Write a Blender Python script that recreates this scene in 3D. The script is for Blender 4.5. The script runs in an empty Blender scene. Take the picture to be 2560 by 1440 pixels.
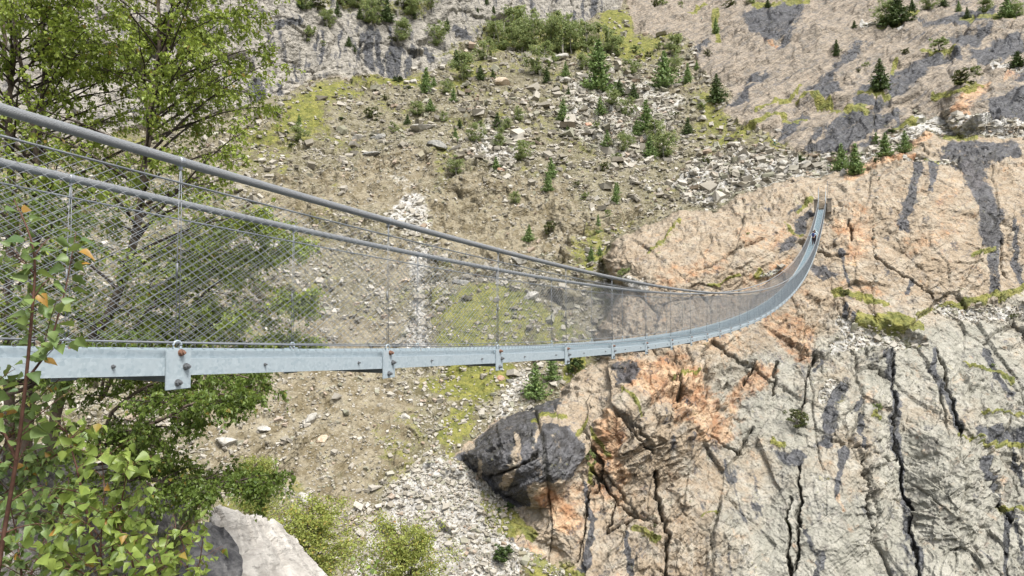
import bpy, bmesh, math, random, time
import numpy as np
from mathutils import Vector, Matrix
T0 = time.time()
rng = np.random.default_rng(7)
random.seed(7)
SC = bpy.context.scene
COL = SC.collection
R = math.radians

# ------------------------------------------------------------------ camera
FPX = 1690.0                      # focal length in pixels of a 2560 px wide frame
PITCH = R(2.4)
cam_d = bpy.data.cameras.new('camera')
cam_d.sensor_width = 36.0
cam_d.lens = FPX / 2560 * 36
cam_d.clip_start = 0.05
cam_d.clip_end = 2000
cam = bpy.data.objects.new('camera', cam_d)
COL.objects.link(cam)
cam.rotation_euler = (math.pi / 2 + PITCH, 0, 0)
SC.camera = cam
CP, SP = math.cos(PITCH), math.sin(PITCH)

def ray(px, py):
    """world direction of a picture point, scaled to unit camera depth"""
    u = (np.asarray(px, float) - 1280) / FPX
    v = (720 - np.asarray(py, float)) / FPX
    return np.stack([u, CP - v * SP, SP + v * CP], -1)

def at(px, py, Y):
    """point on that ray at world distance Y ahead"""
    r = ray(px, py)
    return r * (np.asarray(Y, float) / r[..., 1])[..., None]

# ------------------------------------------------------------------ noise (numpy)
def _hash(ix, iy, seed):
    h = (ix.astype(np.int64) * 374761393 + iy.astype(np.int64) * 668265263 + seed * 2246822519) & 0xFFFFFFFF
    h = ((h ^ (h >> 13)) * 1274126177) & 0xFFFFFFFF
    return (h ^ (h >> 16)) & 0xFFFFFFFF

def hf(ix, iy, seed):
    return _hash(ix, iy, seed) / 4294967295.0

def vn(x, y, seed=0):
    """gradient noise, about -1..1"""
    ix, iy = np.floor(x), np.floor(y)
    fx, fy = x - ix, y - iy
    ux = fx * fx * fx * (fx * (fx * 6 - 15) + 10)
    uy = fy * fy * fy * (fy * (fy * 6 - 15) + 10)
    def g(dx, dy):
        a = hf(ix + dx, iy + dy, seed) * 6.2831853
        return np.cos(a) * (fx - dx) + np.sin(a) * (fy - dy)
    a = g(0, 0); b = g(1, 0); c = g(0, 1); d = g(1, 1)
    return 1.5 * ((a + (b - a) * ux) * (1 - uy) + (c + (d - c) * ux) * uy)

def fbm(x, y, seed=0, o=4, gain=.5, lac=2.03):
    s = 0; a = 1; n = 0
    for i in range(o):
        s = s + a * vn(x, y, seed + i * 17); n += a
        x = x * lac + 3.1; y = y * lac + 7.7; a *= gain
    return s / n

def ridged(x, y, seed=0, o=4):
    s = 0; a = 1; n = 0
    for i in range(o):
        s = s + a * (1 - np.abs(vn(x, y, seed + i * 17)) * 1.6); n += a
        x = x * 2.03 + 3.1; y = y * 2.03 + 1.7; a *= .5
    return s / n

def worley(x, y, seed=0, jit=.95):
    """F1, F2, id hash of the nearest cell, offset from its point"""
    ix, iy = np.floor(x), np.floor(y)
    f1 = np.full(x.shape, 9.); f2 = np.full(x.shape, 9.)
    cid = np.zeros(x.shape); ox = np.zeros(x.shape); oy = np.zeros(x.shape)
    for dx in (-1, 0, 1):
        for dy in (-1, 0, 1):
            cx, cy = ix + dx, iy + dy
            px = cx + .5 + (hf(cx, cy, seed) - .5) * jit - x
            py = cy + .5 + (hf(cx, cy, seed + 1) - .5) * jit - y
            d = np.sqrt(px * px + py * py)
            m = d < f1
            f2 = np.where(m, f1, np.minimum(f2, d))
            f1 = np.where(m, d, f1)
            cid = np.where(m, hf(cx, cy, seed + 2), cid)
            ox = np.where(m, -px, ox); oy = np.where(m, -py, oy)
    return f1, f2, cid, ox, oy

def facets(x, y, seed, tilt=.6):
    """blocky rock: every cell a tilted facet, plus the edge distance"""
    f1, f2, cid, ox, oy = worley(x, y, seed)
    a = cid * 6.2831853 * 7.0
    h = (np.cos(a) * ox + np.sin(a) * oy) * tilt + (((cid * 13.7) % 1) - .5) * .55
    return h, f2 - f1, cid

def sstep(a, b, x):
    t = np.clip((x - a) / (b - a), 0, 1)
    return t * t * (3 - 2 * t)

# ------------------------------------------------------------------ objects
def mesh_np(name, verts, faces=None, quads=None, tris=None, smooth=False):
    """mesh from numpy arrays (all quads, all tris, or both)"""
    me = bpy.data.meshes.new(name)
    verts = np.ascontiguousarray(verts, np.float32)
    q = np.zeros((0, 4), np.int32) if quads is None else np.asarray(quads, np.int32)
    t = np.zeros((0, 3), np.int32) if tris is None else np.asarray(tris, np.int32)
    me.vertices.add(len(verts)); me.vertices.foreach_set('co', verts.ravel())
    idx = np.concatenate([q.ravel(), t.ravel()]).astype(np.int32)
    tot = np.concatenate([np.full(len(q), 4), np.full(len(t), 3)]).astype(np.int32)
    st = np.concatenate([[0], np.cumsum(tot)[:-1]]).astype(np.int32) if len(tot) else np.zeros(0, np.int32)
    me.loops.add(len(idx)); me.loops.foreach_set('vertex_index', idx)
    me.polygons.add(len(tot)); me.polygons.foreach_set('loop_start', st)
    me.polygons.foreach_set('use_smooth', np.full(len(tot), bool(smooth)))
    me.update(calc_edges=True)
    me.validate()
    return me

def attr(me, name, data, typ='FLOAT_COLOR', dom='POINT'):
    a = me.attributes.new(name, typ, dom)
    a.data.foreach_set('color' if typ == 'FLOAT_COLOR' else 'value', np.ascontiguousarray(data, np.float32).ravel())

def link(name, me, mat=None, parent=None):
    o = bpy.data.objects.new(name, me); COL.objects.link(o)
    if mat is not None and me is not None and len(me.materials) == 0:
        me.materials.append(mat)
    if parent is not None:
        o.parent = parent
    return o

def tag(o, label=None, cat=None, group=None, kind=None):
    if label: o['label'] = label
    if cat: o['category'] = cat
    if group: o['group'] = group
    if kind: o['kind'] = kind
    return o

def empty(name, loc=(0, 0, 0), rz=0.0):
    o = bpy.data.objects.new(name, None); COL.objects.link(o)
    o.location = loc; o.rotation_euler = (0, 0, rz); o.empty_display_size = .3
    return o

def copy_tree(o, parent=None):
    c = o.copy(); COL.objects.link(c)
    if parent is not None: c.parent = parent
    for ch in list(o.children): copy_tree(ch, c)
    return c

class MB:
    """collects simple shapes, builds ONE mesh object"""
    def __init__(s): s.v = []; s.q = []; s.t = []; s.n = 0
    def add(s, v, q=None, t=None):
        v = np.asarray(v, float)
        if q is not None and len(q): s.q.append(np.asarray(q) + s.n)
        if t is not None and len(t): s.t.append(np.asarray(t) + s.n)
        s.v.append(v); s.n += len(v); return s
    def box(s, c, ax, ay, az):
        """box: centre and three half vectors"""
        c, ax, ay, az = map(lambda a: np.asarray(a, float), (c, ax, ay, az))
        v = [c + i * ax + j * ay + k * az for k in (-1, 1) for j in (-1, 1) for i in (-1, 1)]
        return s.add(v, [(0, 2, 3, 1), (4, 5, 7, 6), (0, 1, 5, 4), (2, 6, 7, 3), (0, 4, 6, 2), (1, 3, 7, 5)])
    def tube(s, pts, rad, n=8, cap=True):
        pts = np.asarray(pts, float); m = len(pts)
        rad = np.full(m, rad) if np.isscalar(rad) else np.asarray(rad, float)
        tg = np.gradient(pts, axis=0); tg /= np.linalg.norm(tg, axis=1)[:, None] + 1e-12
        ref = np.array([0, 0, 1.]) if abs(tg[0, 2]) < .9 else np.array([1., 0, 0])
        e1 = np.cross(tg, ref); e1 /= np.linalg.norm(e1, axis=1)[:, None] + 1e-12
        e2 = np.cross(e1, tg)
        a = np.arange(n) * 2 * math.pi / n
        v = pts[:, None] + rad[:, None, None] * (np.cos(a)[None, :, None] * e1[:, None] + np.sin(a)[None, :, None] * e2[:, None])
        i = np.arange(m - 1)[:, None] * n; j = np.arange(n)[None, :]; j2 = (j + 1) % n
        q = np.stack([i + j, i + j2, i + n + j2, i + n + j], -1).reshape(-1, 4)
        v = v.reshape(-1, 3); t = None
        if cap:
            v = np.concatenate([v, pts[:1], pts[-1:]]); k = m * n
            jj = np.arange(n); t = np.concatenate([np.stack([np.full(n, k), (jj + 1) % n, jj], -1),
                np.stack([np.full(n, k + 1), (m - 1) * n + jj, (m - 1) * n + (jj + 1) % n], -1)])
        return s.add(v, q, t)
    def data(s): 
        return (np.concatenate(s.v), np.concatenate(s.q) if s.q else None, np.concatenate(s.t) if s.t else None)
    def mesh(s, name, smooth=False):
        v, q, t = s.data(); return mesh_np(name, v, quads=q, tris=t, smooth=smooth)
    def build(s, name, mat, parent=None, smooth=False):
        return link(name, s.mesh(name, smooth), mat, parent)

# ------------------------------------------------------------------ node helpers
class NT:
    def __init__(s, name):
        s.m = bpy.data.materials.new(name); s.m.use_nodes = True
        s.t = s.m.node_tree; s.t.nodes.clear()
        s.out = s.t.nodes.new('ShaderNodeOutputMaterial')
    def n(s, typ, **kw):
        nd = s.t.nodes.new('ShaderNode' + typ)
        for k, v in kw.items():
            setattr(nd, k, v)
        return nd
    def l(s, a, b): s.t.links.new(a, b)
    def put(s, sock, v):
        if hasattr(v, 'is_output'): s.l(v, sock)
        elif v is not None:
            if hasattr(sock.default_value, '__len__') and not hasattr(v, '__len__'): v = (v, v, v)
            if hasattr(v, '__len__') and len(v) == 3 and len(sock.default_value) == 4: v = tuple(v) + (1,)
            sock.default_value = v
    def math(s, op, a, b=0.0, clamp=False):
        nd = s.n('Math', operation=op, use_clamp=clamp); s.put(nd.inputs[0], a); s.put(nd.inputs[1], b); return nd.outputs[0]
    def mix(s, f, a, b, typ='MIX'):
        nd = s.n('Mix', data_type='RGBA', blend_type=typ); nd.clamp_factor = True
        s.put(nd.inputs[0], f); s.put(nd.inputs[6], a); s.put(nd.inputs[7], b); return nd.outputs[2]
    def noise(s, vec, scale, detail=4, rough=.55, dist=0.0):
        nd = s.n('TexNoise'); s.put(nd.inputs['Vector'], vec); nd.inputs['Scale'].default_value = scale
        nd.inputs['Detail'].default_value = detail; nd.inputs['Roughness'].default_value = rough
        nd.inputs['Distortion'].default_value = dist; return nd.outputs[0]
    def vor(s, vec, scale, feature='F1', out='Distance'):
        nd = s.n('TexVoronoi', feature=feature); s.put(nd.inputs['Vector'], vec); nd.inputs['Scale'].default_value = scale
        return nd.outputs[out]
    def map(s, vec, scale=(1, 1, 1), rot=(0, 0, 0)):
        if any(rot):
            n0 = s.n('Mapping'); s.put(n0.inputs[0], vec); n0.inputs['Rotation'].default_value = rot; vec = n0.outputs[0]
        nd = s.n('Mapping'); s.put(nd.inputs[0], vec); nd.inputs['Scale'].default_value = scale
        return nd.outputs[0]
    def ss(s, x, a, b, lo=0., hi=1.):
        nd = s.n('MapRange', interpolation_type='SMOOTHSTEP'); s.put(nd.inputs[0], x)
        nd.inputs[1].default_value = a; nd.inputs[2].default_value = b
        nd.inputs[3].default_value = lo; nd.inputs[4].default_value = hi; return nd.outputs[0]
    def bsdf(s, col, rough=.8, bump=None, bstr=.5, bdist=.1, metal=0., spec=.3, **kw):
        b = s.n('BsdfPrincipled'); s.put(b.inputs['Base Color'], col); s.put(b.inputs['Roughness'], rough)
        s.put(b.inputs['Metallic'], metal); b.inputs['Specular IOR Level'].default_value = spec
        if bump is not None:
            bp = s.n('Bump'); bp.inputs['Strength'].default_value = bstr; bp.inputs['Distance'].default_value = bdist
            s.l(bump, bp.inputs['Height']); s.l(bp.outputs[0], b.inputs['Normal'])
        return b
    def done(s, b): s.l(b.outputs[0], s.out.inputs[0]); return s.m
    def pos(s): return s.n('NewGeometry').outputs['Position']
    def obj(s): return s.n('TexCoord').outputs['Object']
# ------------------------------------------------------------------ terrain
STEP = 2.1
GX = np.arange(-420, 2985, STEP); GY = np.arange(-260, 1720, STEP)
PX, PY = np.meshgrid(GX, GY)
NH, NW = PX.shape

def seg_dist(x, y, a, b):
    ax, ay = a; bx, by = b
    dx, dy = bx - ax, by - ay
    t = np.clip(((x - ax) * dx + (y - ay) * dy) / (dx * dx + dy * dy + 1e-9), 0, 1)
    return np.hypot(x - ax - t * dx, y - ay - t * dy), t

def win(pts, m):
    p = np.asarray(pts, float)
    x0, x1 = p[:, 0].min() - m, p[:, 0].max() + m
    y0, y1 = p[:, 1].min() - m, p[:, 1].max() + m
    i0 = max(0, int((x0 - GX[0]) / STEP)); i1 = min(NW, int((x1 - GX[0]) / STEP) + 2)
    j0 = max(0, int((y0 - GY[0]) / STEP)); j1 = min(NH, int((y1 - GY[0]) / STEP) + 2)
    return slice(j0, max(j0, j1)), slice(i0, max(i0, i1))

def poly_sd(x, y, pts):
    """signed distance, positive inside"""
    ins = np.zeros(x.shape, bool); d = np.full(x.shape, 1e9)
    n = len(pts)
    for i in range(n):
        a, b = pts[i], pts[(i + 1) % n]
        d = np.minimum(d, seg_dist(x, y, a, b)[0])
        if a[1] != b[1]:
            c = ((a[1] > y) != (b[1] > y)) & (x < (b[0] - a[0]) * (y - a[1]) / (b[1] - a[1]) + a[0])
            ins ^= c
    return np.where(ins, d, -d)

# wandering edges: the painted shapes are looked up through a warped position
WX = PX + 16 * fbm(PX / 70, PY / 70, 3, 3) + 7 * fbm(PX / 17, PY / 17, 5, 3)
WY = PY + 16 * fbm(PX / 70, PY / 70, 11, 3) + 7 * fbm(PX / 17, PY / 17, 13, 3)

def paint(M, pts, soft=8, amp=1.0):
    w = win(pts, 60)
    sd = poly_sd(WX[w], WY[w], pts)
    M[w] = np.maximum(M[w], amp * sstep(-soft, soft, sd))

def stroke(M, pts, width, soft=None, amp=1.0, thin=True):
    """polyline of a given full width (number or one per point)"""
    wd = np.full(len(pts), float(width)) if np.isscalar(width) else np.asarray(width, float)
    w = win(pts, wd.max() + 50)
    x, y = (WX[w], WY[w])
    for i in range(len(pts) - 1):
        d, t = seg_dist(x, y, pts[i], pts[i + 1])
        hw = (wd[i] * (1 - t) + wd[i + 1] * t) / 2
        s = soft if soft else np.maximum(2.5, hw * .45)
        M[w] = np.maximum(M[w], amp * (1 - sstep(hw - s, hw + s, d)))

# --- regions in the picture
SPUR = [(1330, 1800), (1335, 1400), (1250, 1345), (1290, 1285), (1205, 1195), (1130, 1150), (1225, 1055), (1385, 1000),
        (1450, 935), (1500, 895), (1490, 840), (1545, 730), (1505, 640), (1560, 590), (1650, 545), (1700, 522), (1765, 532),
        (1870, 482), (1990, 445), (2095, 432), (2170, 402), (2250, 372), (2310, 333), (2350, 345), (2560, 345), (3100, 340), (3100, 1800)]
SLAB = [(1560, 0), (1573, 45), (1590, 90), (1680, 88), (1722, 100), (1738, 150), (1790, 205), (1832, 235), (1812, 272),
        (1830, 300), (1905, 330), (1960, 362), (2010, 386), (2090, 386), (2180, 362), (2240, 322), (2330, 302), (2420, 312),
        (2560, 322), (3100, 320), (3100, -400), (1560, -400)]
CLIFF = [(-500, -400), (1558, -400), (1552, 25), (1500, 32), (1440, 62), (1330, 60), (1220, 62), (1205, 98), (1155, 112), (1135, 150),
         (1060, 176), (1000, 188), (900, 185), (850, 190), (762, 206), (705, 245), (640, 262), (300, 330), (-500, 430)]
sd_spur = poly_sd(WX, WY, SPUR); sd_slab = poly_sd(WX, WY, SLAB); sd_cliff = poly_sd(WX, WY, CLIFF)
REG = np.zeros(PX.shape, int)
REG[sd_cliff > 0] = 1; REG[sd_slab > 0] = 2; REG[sd_spur > 0] = 3

# --- distances: planes of a real valley side
RAY = ray(PX, PY)
M_ = RAY[..., 2] / RAY[..., 1]; U_ = RAY[..., 0] / RAY[..., 1]
def hill_Y(m, u):
    return 84.25 / np.maximum(.75 - m + .25 * np.maximum(0, u - .25) + .12 * np.maximum(0, -u - .2), .08)
YA = hill_Y(M_, U_)
foot_x = [-500, 300, 640, 705, 762, 850, 1000, 1060, 1135, 1205, 1330, 1440, 1500, 1552, 1700]
foot_y = [430, 330, 262, 245, 206, 190, 188, 176, 150, 105, 62, 60, 32, 10, -300]
fy = np.interp(PX, foot_x, foot_y)
rf = ray(PX, fy); mf = rf[..., 2] / rf[..., 1]; uf = rf[..., 0] / rf[..., 1]
Yf = hill_Y(mf, uf)
Yc = (2.3 * Yf - mf * Yf) / np.maximum(2.3 - M_, .3)
YA = np.where(PY < fy, Yc, YA)
YB = 106.5 / np.maximum(1.1 - M_ + np.where(U_ > .46, .12, .05) * (U_ - .46), .2)
inB = sstep(-7, 9, sd_spur)
YB = YB + 9 * np.exp(-np.maximum(sd_spur, 0) / 38)
# bodies that bulge out of the slopes (centre, radii, metres towards the camera)
def bulge(Y, cx, cy, rx, ry, h, rot=0, soft=True):
    c, s = math.cos(rot), math.sin(rot)
    x = (PX - cx) * c + (PY - cy) * s; y = -(PX - cx) * s + (PY - cy) * c
    r = (x / rx) ** 2 + (y / ry) ** 2
    return Y - h * (np.maximum(0, 1 - r) ** 1.5 if soft else np.sqrt(np.maximum(0, 1 - r)))
YB = bulge(YB, 1300, 1140, 200, 150, 5.5, -.5)
YB = bulge(YB, 1650, 1040, 190, 170, 3.5, -.6)
YB = bulge(YB, 1560, 1100, 90, 150, 1.6, .4)
YB = bulge(YB, 2300, 560, 330, 200, 3)
YB = bulge(YB, 2090, 1200, 190, 330, 3)
YB = bulge(YB, 2400, 1210, 170, 280, 4)
YB = bulge(YB, 1800, 640, 280, 100, 4, -.35)
YA = bulge(YA, 2480, 270, 125, 95, 10, 0, False)
YA = bulge(YA, 2360, 200, 170, 60, 6, -.3)
YA = bulge(YA, 1660, 40, 90, 70, 7)
YA = bulge(YA, 1930, 60, 120, 60, 5)
YA = YA + 3.5 * sstep(0, 40, poly_sd(WX, WY, [(840, 440), (900, 400), (1080, 380), (1100, 450), (1030, 530), (900, 520)]))
YA = YA + 4 * sstep(0, 60, poly_sd(WX, WY, [(1060, 470), (1150, 430), (1400, 470), (1420, 560), (1380, 640), (1130, 640)]))
YA = YA - 4 * sstep(0, 50, poly_sd(WX, WY, [(860, 400), (1000, 330), (1180, 350), (1090, 395)]))
Ybase = YA * (1 - inB) + np.minimum(YB, YA) * inB
P0 = RAY * (Ybase / RAY[..., 1])[..., None]

def normals(P):
    du = np.gradient(P, axis=1); dv = np.gradient(P, axis=0)
    n = np.cross(dv, du); n /= np.linalg.norm(n, axis=-1)[..., None] + 1e-9
    flip = (n * P).sum(-1) > 0
    n[flip] *= -1
    return n
N0 = normals(P0)
k = 9
def blur(a, k):
    for ax in (0, 1):
        c = np.cumsum(np.concatenate([np.repeat(a.take([0], ax), k + 1, ax), a, np.repeat(a.take([-1], ax), k, ax)], ax), ax)
        n = a.shape[ax]
        a = (c.take(range(2 * k + 1, 2 * k + 1 + n), ax) - c.take(range(0, n), ax)) / (2 * k + 1)
    return a
N0 = blur(N0, 6); N0 /= np.linalg.norm(N0, axis=-1)[..., None]

# --- masks
Z = lambda: np.zeros(PX.shape)
dark, orange, grass, soil, gravel, crack = Z(), Z(), Z(), Z(), Z(), Z()
ledge = Z()       # scree lying on rock
# dark wet bands and lichen on the cliff
for pts, w in (([(925, 80), (924, 160)], 24), ([(948, 88), (946, 176)], 14), ([(990, 118), (975, 172)], 34), ([(1030, 112), (1022, 186)], 16),
               ([(1062, 108), (1090, 135)], 18), ([(905, 95), (900, 140)], 10), ([(1496, -10), (1495, 34)], 14), ([(1470, -10), (1466, 40)], 9),
               ([(1440, 10), (1438, 52)], 8), ([(1330, -10), (1335, 30)], 16), ([(745, 50), (690, 62)], 20), ([(745, 150), (742, 200)], 8),
               ([(700, 210), (705, 265)], 10), ([(640, 200), (660, 280)], 34), ([(800, 90), (800, 150)], 8), ([(1150, 70), (1175, 95)], 22),
               ([(1200, 80), (1215, 100)], 10), ([(855, 90), (852, 150)], 6)):
    stroke(dark, pts, w)
for poly in ([(1858, 38), (1890, 15), (2012, 6), (2002, 52), (1970, 86), (1905, 100), (1868, 82)], [(1935, 116), (1962, 84), (1985, 82), (1960, 112)],
             [(2165, 88), (2132, 152), (2085, 190), (2112, 236), (2052, 242), (2013, 216), (2070, 180), (2122, 128)],
             [(2192, 188), (2134, 244), (2182, 242), (2228, 200)], [(2222, 182), (2282, 153), (2325, 166), (2272, 212), (2266, 242), (2230, 252), (2214, 236)],
             [(2005, 384), (2030, 340), (2112, 290), (2245, 278), (2245, 312), (2182, 357), (2090, 388)], [(2124, 254), (2222, 258), (2202, 280), (2150, 286)],
             [(1938, 354), (2010, 268), (2034, 280), (1992, 322)], [(2280, 62), (2400, 20), (2500, 14), (2482, 52), (2382, 62)],
             [(2368, 92), (2482, 74), (2442, 112), (2390, 112)], [(2418, 132), (2542, 84), (2560, 120), (2532, 142), (2440, 168)],
             [(2288, 140), (2392, 138), (2402, 162), (2300, 158)], [(2472, 242), (2562, 232), (2760, 236), (2760, 332), (2458, 332), (2464, 282)],
             [(1708, 138), (1772, 84), (1762, 112), (1722, 142)], [(1815, 268), (1850, 236), (1885, 218), (1872, 246), (1830, 272)],
             [(1862, 205), (1925, 160), (1915, 190), (1872, 214)], [(2540, 182), (2600, 182), (2600, 205), (2536, 202)],
             [(2372, 352), (2542, 352), (2562, 372), (2484, 402), (2462, 432), (2382, 422), (2348, 402)],
             [(1984, 556), (2010, 546), (2018, 592), (1984, 592)], [(1950, 612), (1986, 590), (1976, 626), (1946, 634)],
             [(1988, 542), (2032, 503), (2038, 530), (2010, 548)], [(1962, 522), (2006, 494), (1992, 516)],
             [(1130, 1150), (1182, 1128), (1202, 1078), (1252, 1048), (1332, 1004), (1392, 998), (1402, 1030), (1342, 1070), (1422, 1078), (1454, 1130),
              (1434, 1182), (1382, 1202), (1322, 1212), (1326, 1268), (1238, 1268), (1198, 1230), (1188, 1190)],
             [(1248, 1330), (1300, 1310), (1290, 1350)], [(1540, 930), (1600, 920), (1590, 970), (1550, 980)],
             [(2440, 1072), (2560, 1066), (2600, 1112), (2470, 1108)], [(1944, 1124), (2012, 1136), (2006, 1164), (1950, 1156)],
             [(1995, 660), (2060, 668), (2090, 700), (2050, 712)],
             [(2130, 820), (2210, 838), (2220, 858), (2140, 850)]):
    paint(dark, poly, 7)
for pts, w in (([(2412, 400), (2452, 482), (2472, 562), (2482, 604)], [48, 52, 46, 34]), ([(2482, 604), (2490, 662), (2496, 724)], [14, 30, 18]),
               ([(2292, 420), (2280, 492), (2262, 560)], [26, 22, 30]), ([(2334, 416), (2330, 478)], [22, 14]), ([(2532, 560), (2545, 640), (2560, 700)], [10, 16, 8]),
               ([(1463, 1208), (1478, 1300), (1468, 1400), (1436, 1424)], [10, 16, 20, 12]),
               ([(2223, 880), (2227, 944), (2230, 968)], [18, 24, 10]), ([(2230, 968), (2234, 1015), (2236, 1090), (2252, 1160)], [10, 24, 26, 20]),
               ([(2252, 1160), (2262, 1236), (2267, 1320), (2284, 1356), (2298, 1400), (2302, 1460)], [16, 14, 28, 16, 22, 14]),
               ([(2100, 968), (2072, 1040), (2068, 1098)], [34, 44, 40]), ([(2335, 882), (2329, 923)], 14), ([(2329, 923), (2350, 960), (2376, 1015), (2402, 1078)], [4, 12, 18, 8]),
               ([(2467, 876), (2488, 944), (2526, 986)], [16, 22, 24]), ([(2462, 1136), (2484, 1194), (2502, 1256)], [22, 16, 12]),
               ([(2532, 1126), (2556, 1200)], [12, 14]), ([(2526, 1276), (2512, 1362), (2516, 1440)], [22, 20, 14]), ([(2541, 1290), (2560, 1370)], 12),
               ([(2150, 1040), (2152, 1130)], [14, 8]), ([(2130, 1030), (2160, 1000)], 10), ([(2110, 1130), (2090, 1240)], [24, 10]), ([(2010, 1320), (2050, 1400), (2040, 1450)], [10, 22, 12]), ([(1570, 1330), (1580, 1430)], [10, 18]), ([(2130, 800), (2150, 850)], 14),
               ([(2110, 770), (2112, 830)], [10, 14]), ([(2060, 900), (2040, 930)], 8), ([(2280, 700), (2262, 730)], 9), ([(2100, 620), (2120, 700), (2140, 720)], [10, 8, 6])):
    stroke(dark, pts, w)
for pts, w in (([(1292, 1090), (1284, 1150), (1264, 1214)], [14, 26, 20]), ([(1210, 1160), (1192, 1206)], 13), ([(1352, 1075), (1340, 1110)], 8),
               ([(2230, 300), (2130, 370)], 10), ([(2090, 300), (2030, 372)], 5)):
    M2 = Z(); stroke(M2, pts, w); dark *= 1 - M2
for pts, w, a in (([(2120, 438), (2200, 406), (2285, 394)], [22, 18, 12], 1), ([(2278, 362), (2335, 328)], 22, .9), ([(2392, 300), (2424, 246), (2466, 212)], [46, 34, 22], 1),
                  ([(2100, 560), (2150, 600), (2130, 650)], [50, 70, 40], .7), ([(1660, 690), (1800, 640)], 60, .45), ([(1600, 950), (1760, 1010)], 90, .8),
                  ([(1680, 940), (1780, 1060)], 110, .9), ([(1530, 1060), (1500, 1150), (1560, 1190)], [60, 60, 40], .9), ([(1365, 1240), (1420, 1300)], [50, 70], 1),
                  ([(1830, 1000), (1905, 930), (1940, 920)], [40, 60, 30], .7), ([(1930, 800), (2000, 830), (2010, 880)], [60, 70, 50], .65), ([(2140, 520), (2170, 560)], 50, .5),
                  ([(2420, 430), (2440, 460)], 40, .6), ([(2110, 720), (2180, 730)], 40, .5), ([(2380, 470), (2350, 520)], 40, .4), ([(1870, 590), (1960, 600)], 60, .45),
                  ([(1945, 660), (1970, 675)], 40, .8), ([(1750, 850), (1850, 870)], 50, .4), ([(2095, 1235), (2110, 1270)], 14, .8), ([(1210, 200), (1270, 215)], 26, .5),
                  ([(1700, 200), (1740, 232)], 30, .6), ([(1905, 96), (1935, 110)], 12, .8), ([(2280, 600), (2400, 570)], 60, .35), ([(1440, 1230), (1540, 1240)], 70, .5),
                  ([(1252, 940), (1262, 945)], 16, .6), ([(1250, 415), (1255, 430)], 14, .8), ([(1290, 1340), (1350, 1390)], 40, .5), ([(2520, 186), (2560, 190)], 14, .7),
                  ([(1880, 700), (2000, 740)], 60, .4), ([(2170, 1000), (2190, 970)], 24, .4), ([(2500, 1195), (2510, 1230)], 30, .3)):
    stroke(orange, pts, w, amp=a)
for pts, w in (([(2085, 732), (2150, 745), (2215, 770)], [16, 24, 10]), ([(2150, 800), (2230, 818), (2300, 828)], [30, 44, 16]), ([(2290, 800), (2370, 760), (2460, 752), (2505, 735)], [10, 12, 20, 16]),
               ([(2505, 738), (2570, 705)], 18), ([(2440, 628), (2485, 622)], 14), ([(1958, 556), (1985, 592)], [4, 9]), ([(2410, 908), (2495, 922), (2530, 950)], [6, 11, 9]),
               ([(2450, 1030), (2575, 1048)], [6, 9]), ([(2400, 1086), (2450, 1092)], 8), ([(2455, 1104), (2570, 1118)], [8, 16]), ([(2508, 1264), (2575, 1270)], 11),
               ([(1930, 1100), (1960, 1115)], 16), ([(2180, 1035), (2204, 1045)], 12), ([(2036, 240), (2080, 252)], 12), ([(2150, 246), (2225, 248)], 11), ([(2075, 272), (2165, 288)], 18),
               ([(1828, 332), (1900, 312), (1962, 296)], 13), ([(1962, 312), (2020, 290)], 10), ([(1920, 270), (1975, 232)], 8), ([(1990, 250), (2060, 245)], 14), ([(1895, 280), (1960, 250), (2000, 205)], 8),
               ([(1730, 30), (1760, 10)], 14), ([(1790, 30), (1796, 90)], 16), ([(1890, 8), (2020, 4)], 14), ([(2180, 62), (2240, 66), (2300, 44)], 10), ([(2400, 42), (2560, 40)], 12),
               ([(2300, 125), (2380, 132)], 14), ([(2240, 150), (2230, 180)], 12), ([(2390, 205), (2460, 215)], 14), ([(2340, 240), (2440, 225)], 14), ([(2370, 344), (2440, 344)], 10),
               ([(2230, 320), (2290, 300)], 16), ([(2310, 405), (2340, 412)], 8), ([(1210, 1245), (1240, 1300), (1290, 1320)], [20, 60, 40]), ([(1310, 1320), (1330, 1335)], 26),
               ([(1440, 920), (1420, 950)], [44, 20]), ([(1480, 1090), (1510, 1130)], 14), ([(1480, 1160), (1474, 1200)], 12), ([(1340, 1060), (1410, 1055)], 14), ([(1440, 1100), (1470, 1060)], 10),
               ([(1560, 990), (1600, 1030)], 10), ([(1590, 1320), (1640, 1340)], 18), ([(1680, 950), (1740, 945)], 10), ([(1760, 1295), (1800, 1280)], 6), ([(1620, 630), (1700, 545)], 8),
               ([(1890, 690), (1905, 670)], 14), ([(1770, 710), (1850, 690)], 9), ([(1990, 520), (2012, 500), (2030, 488)], 9), ([(1990, 600), (2000, 598)], 8), ([(1340, 1440), (1440, 1430)], 30)):
    stroke(grass, pts, w)
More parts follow.
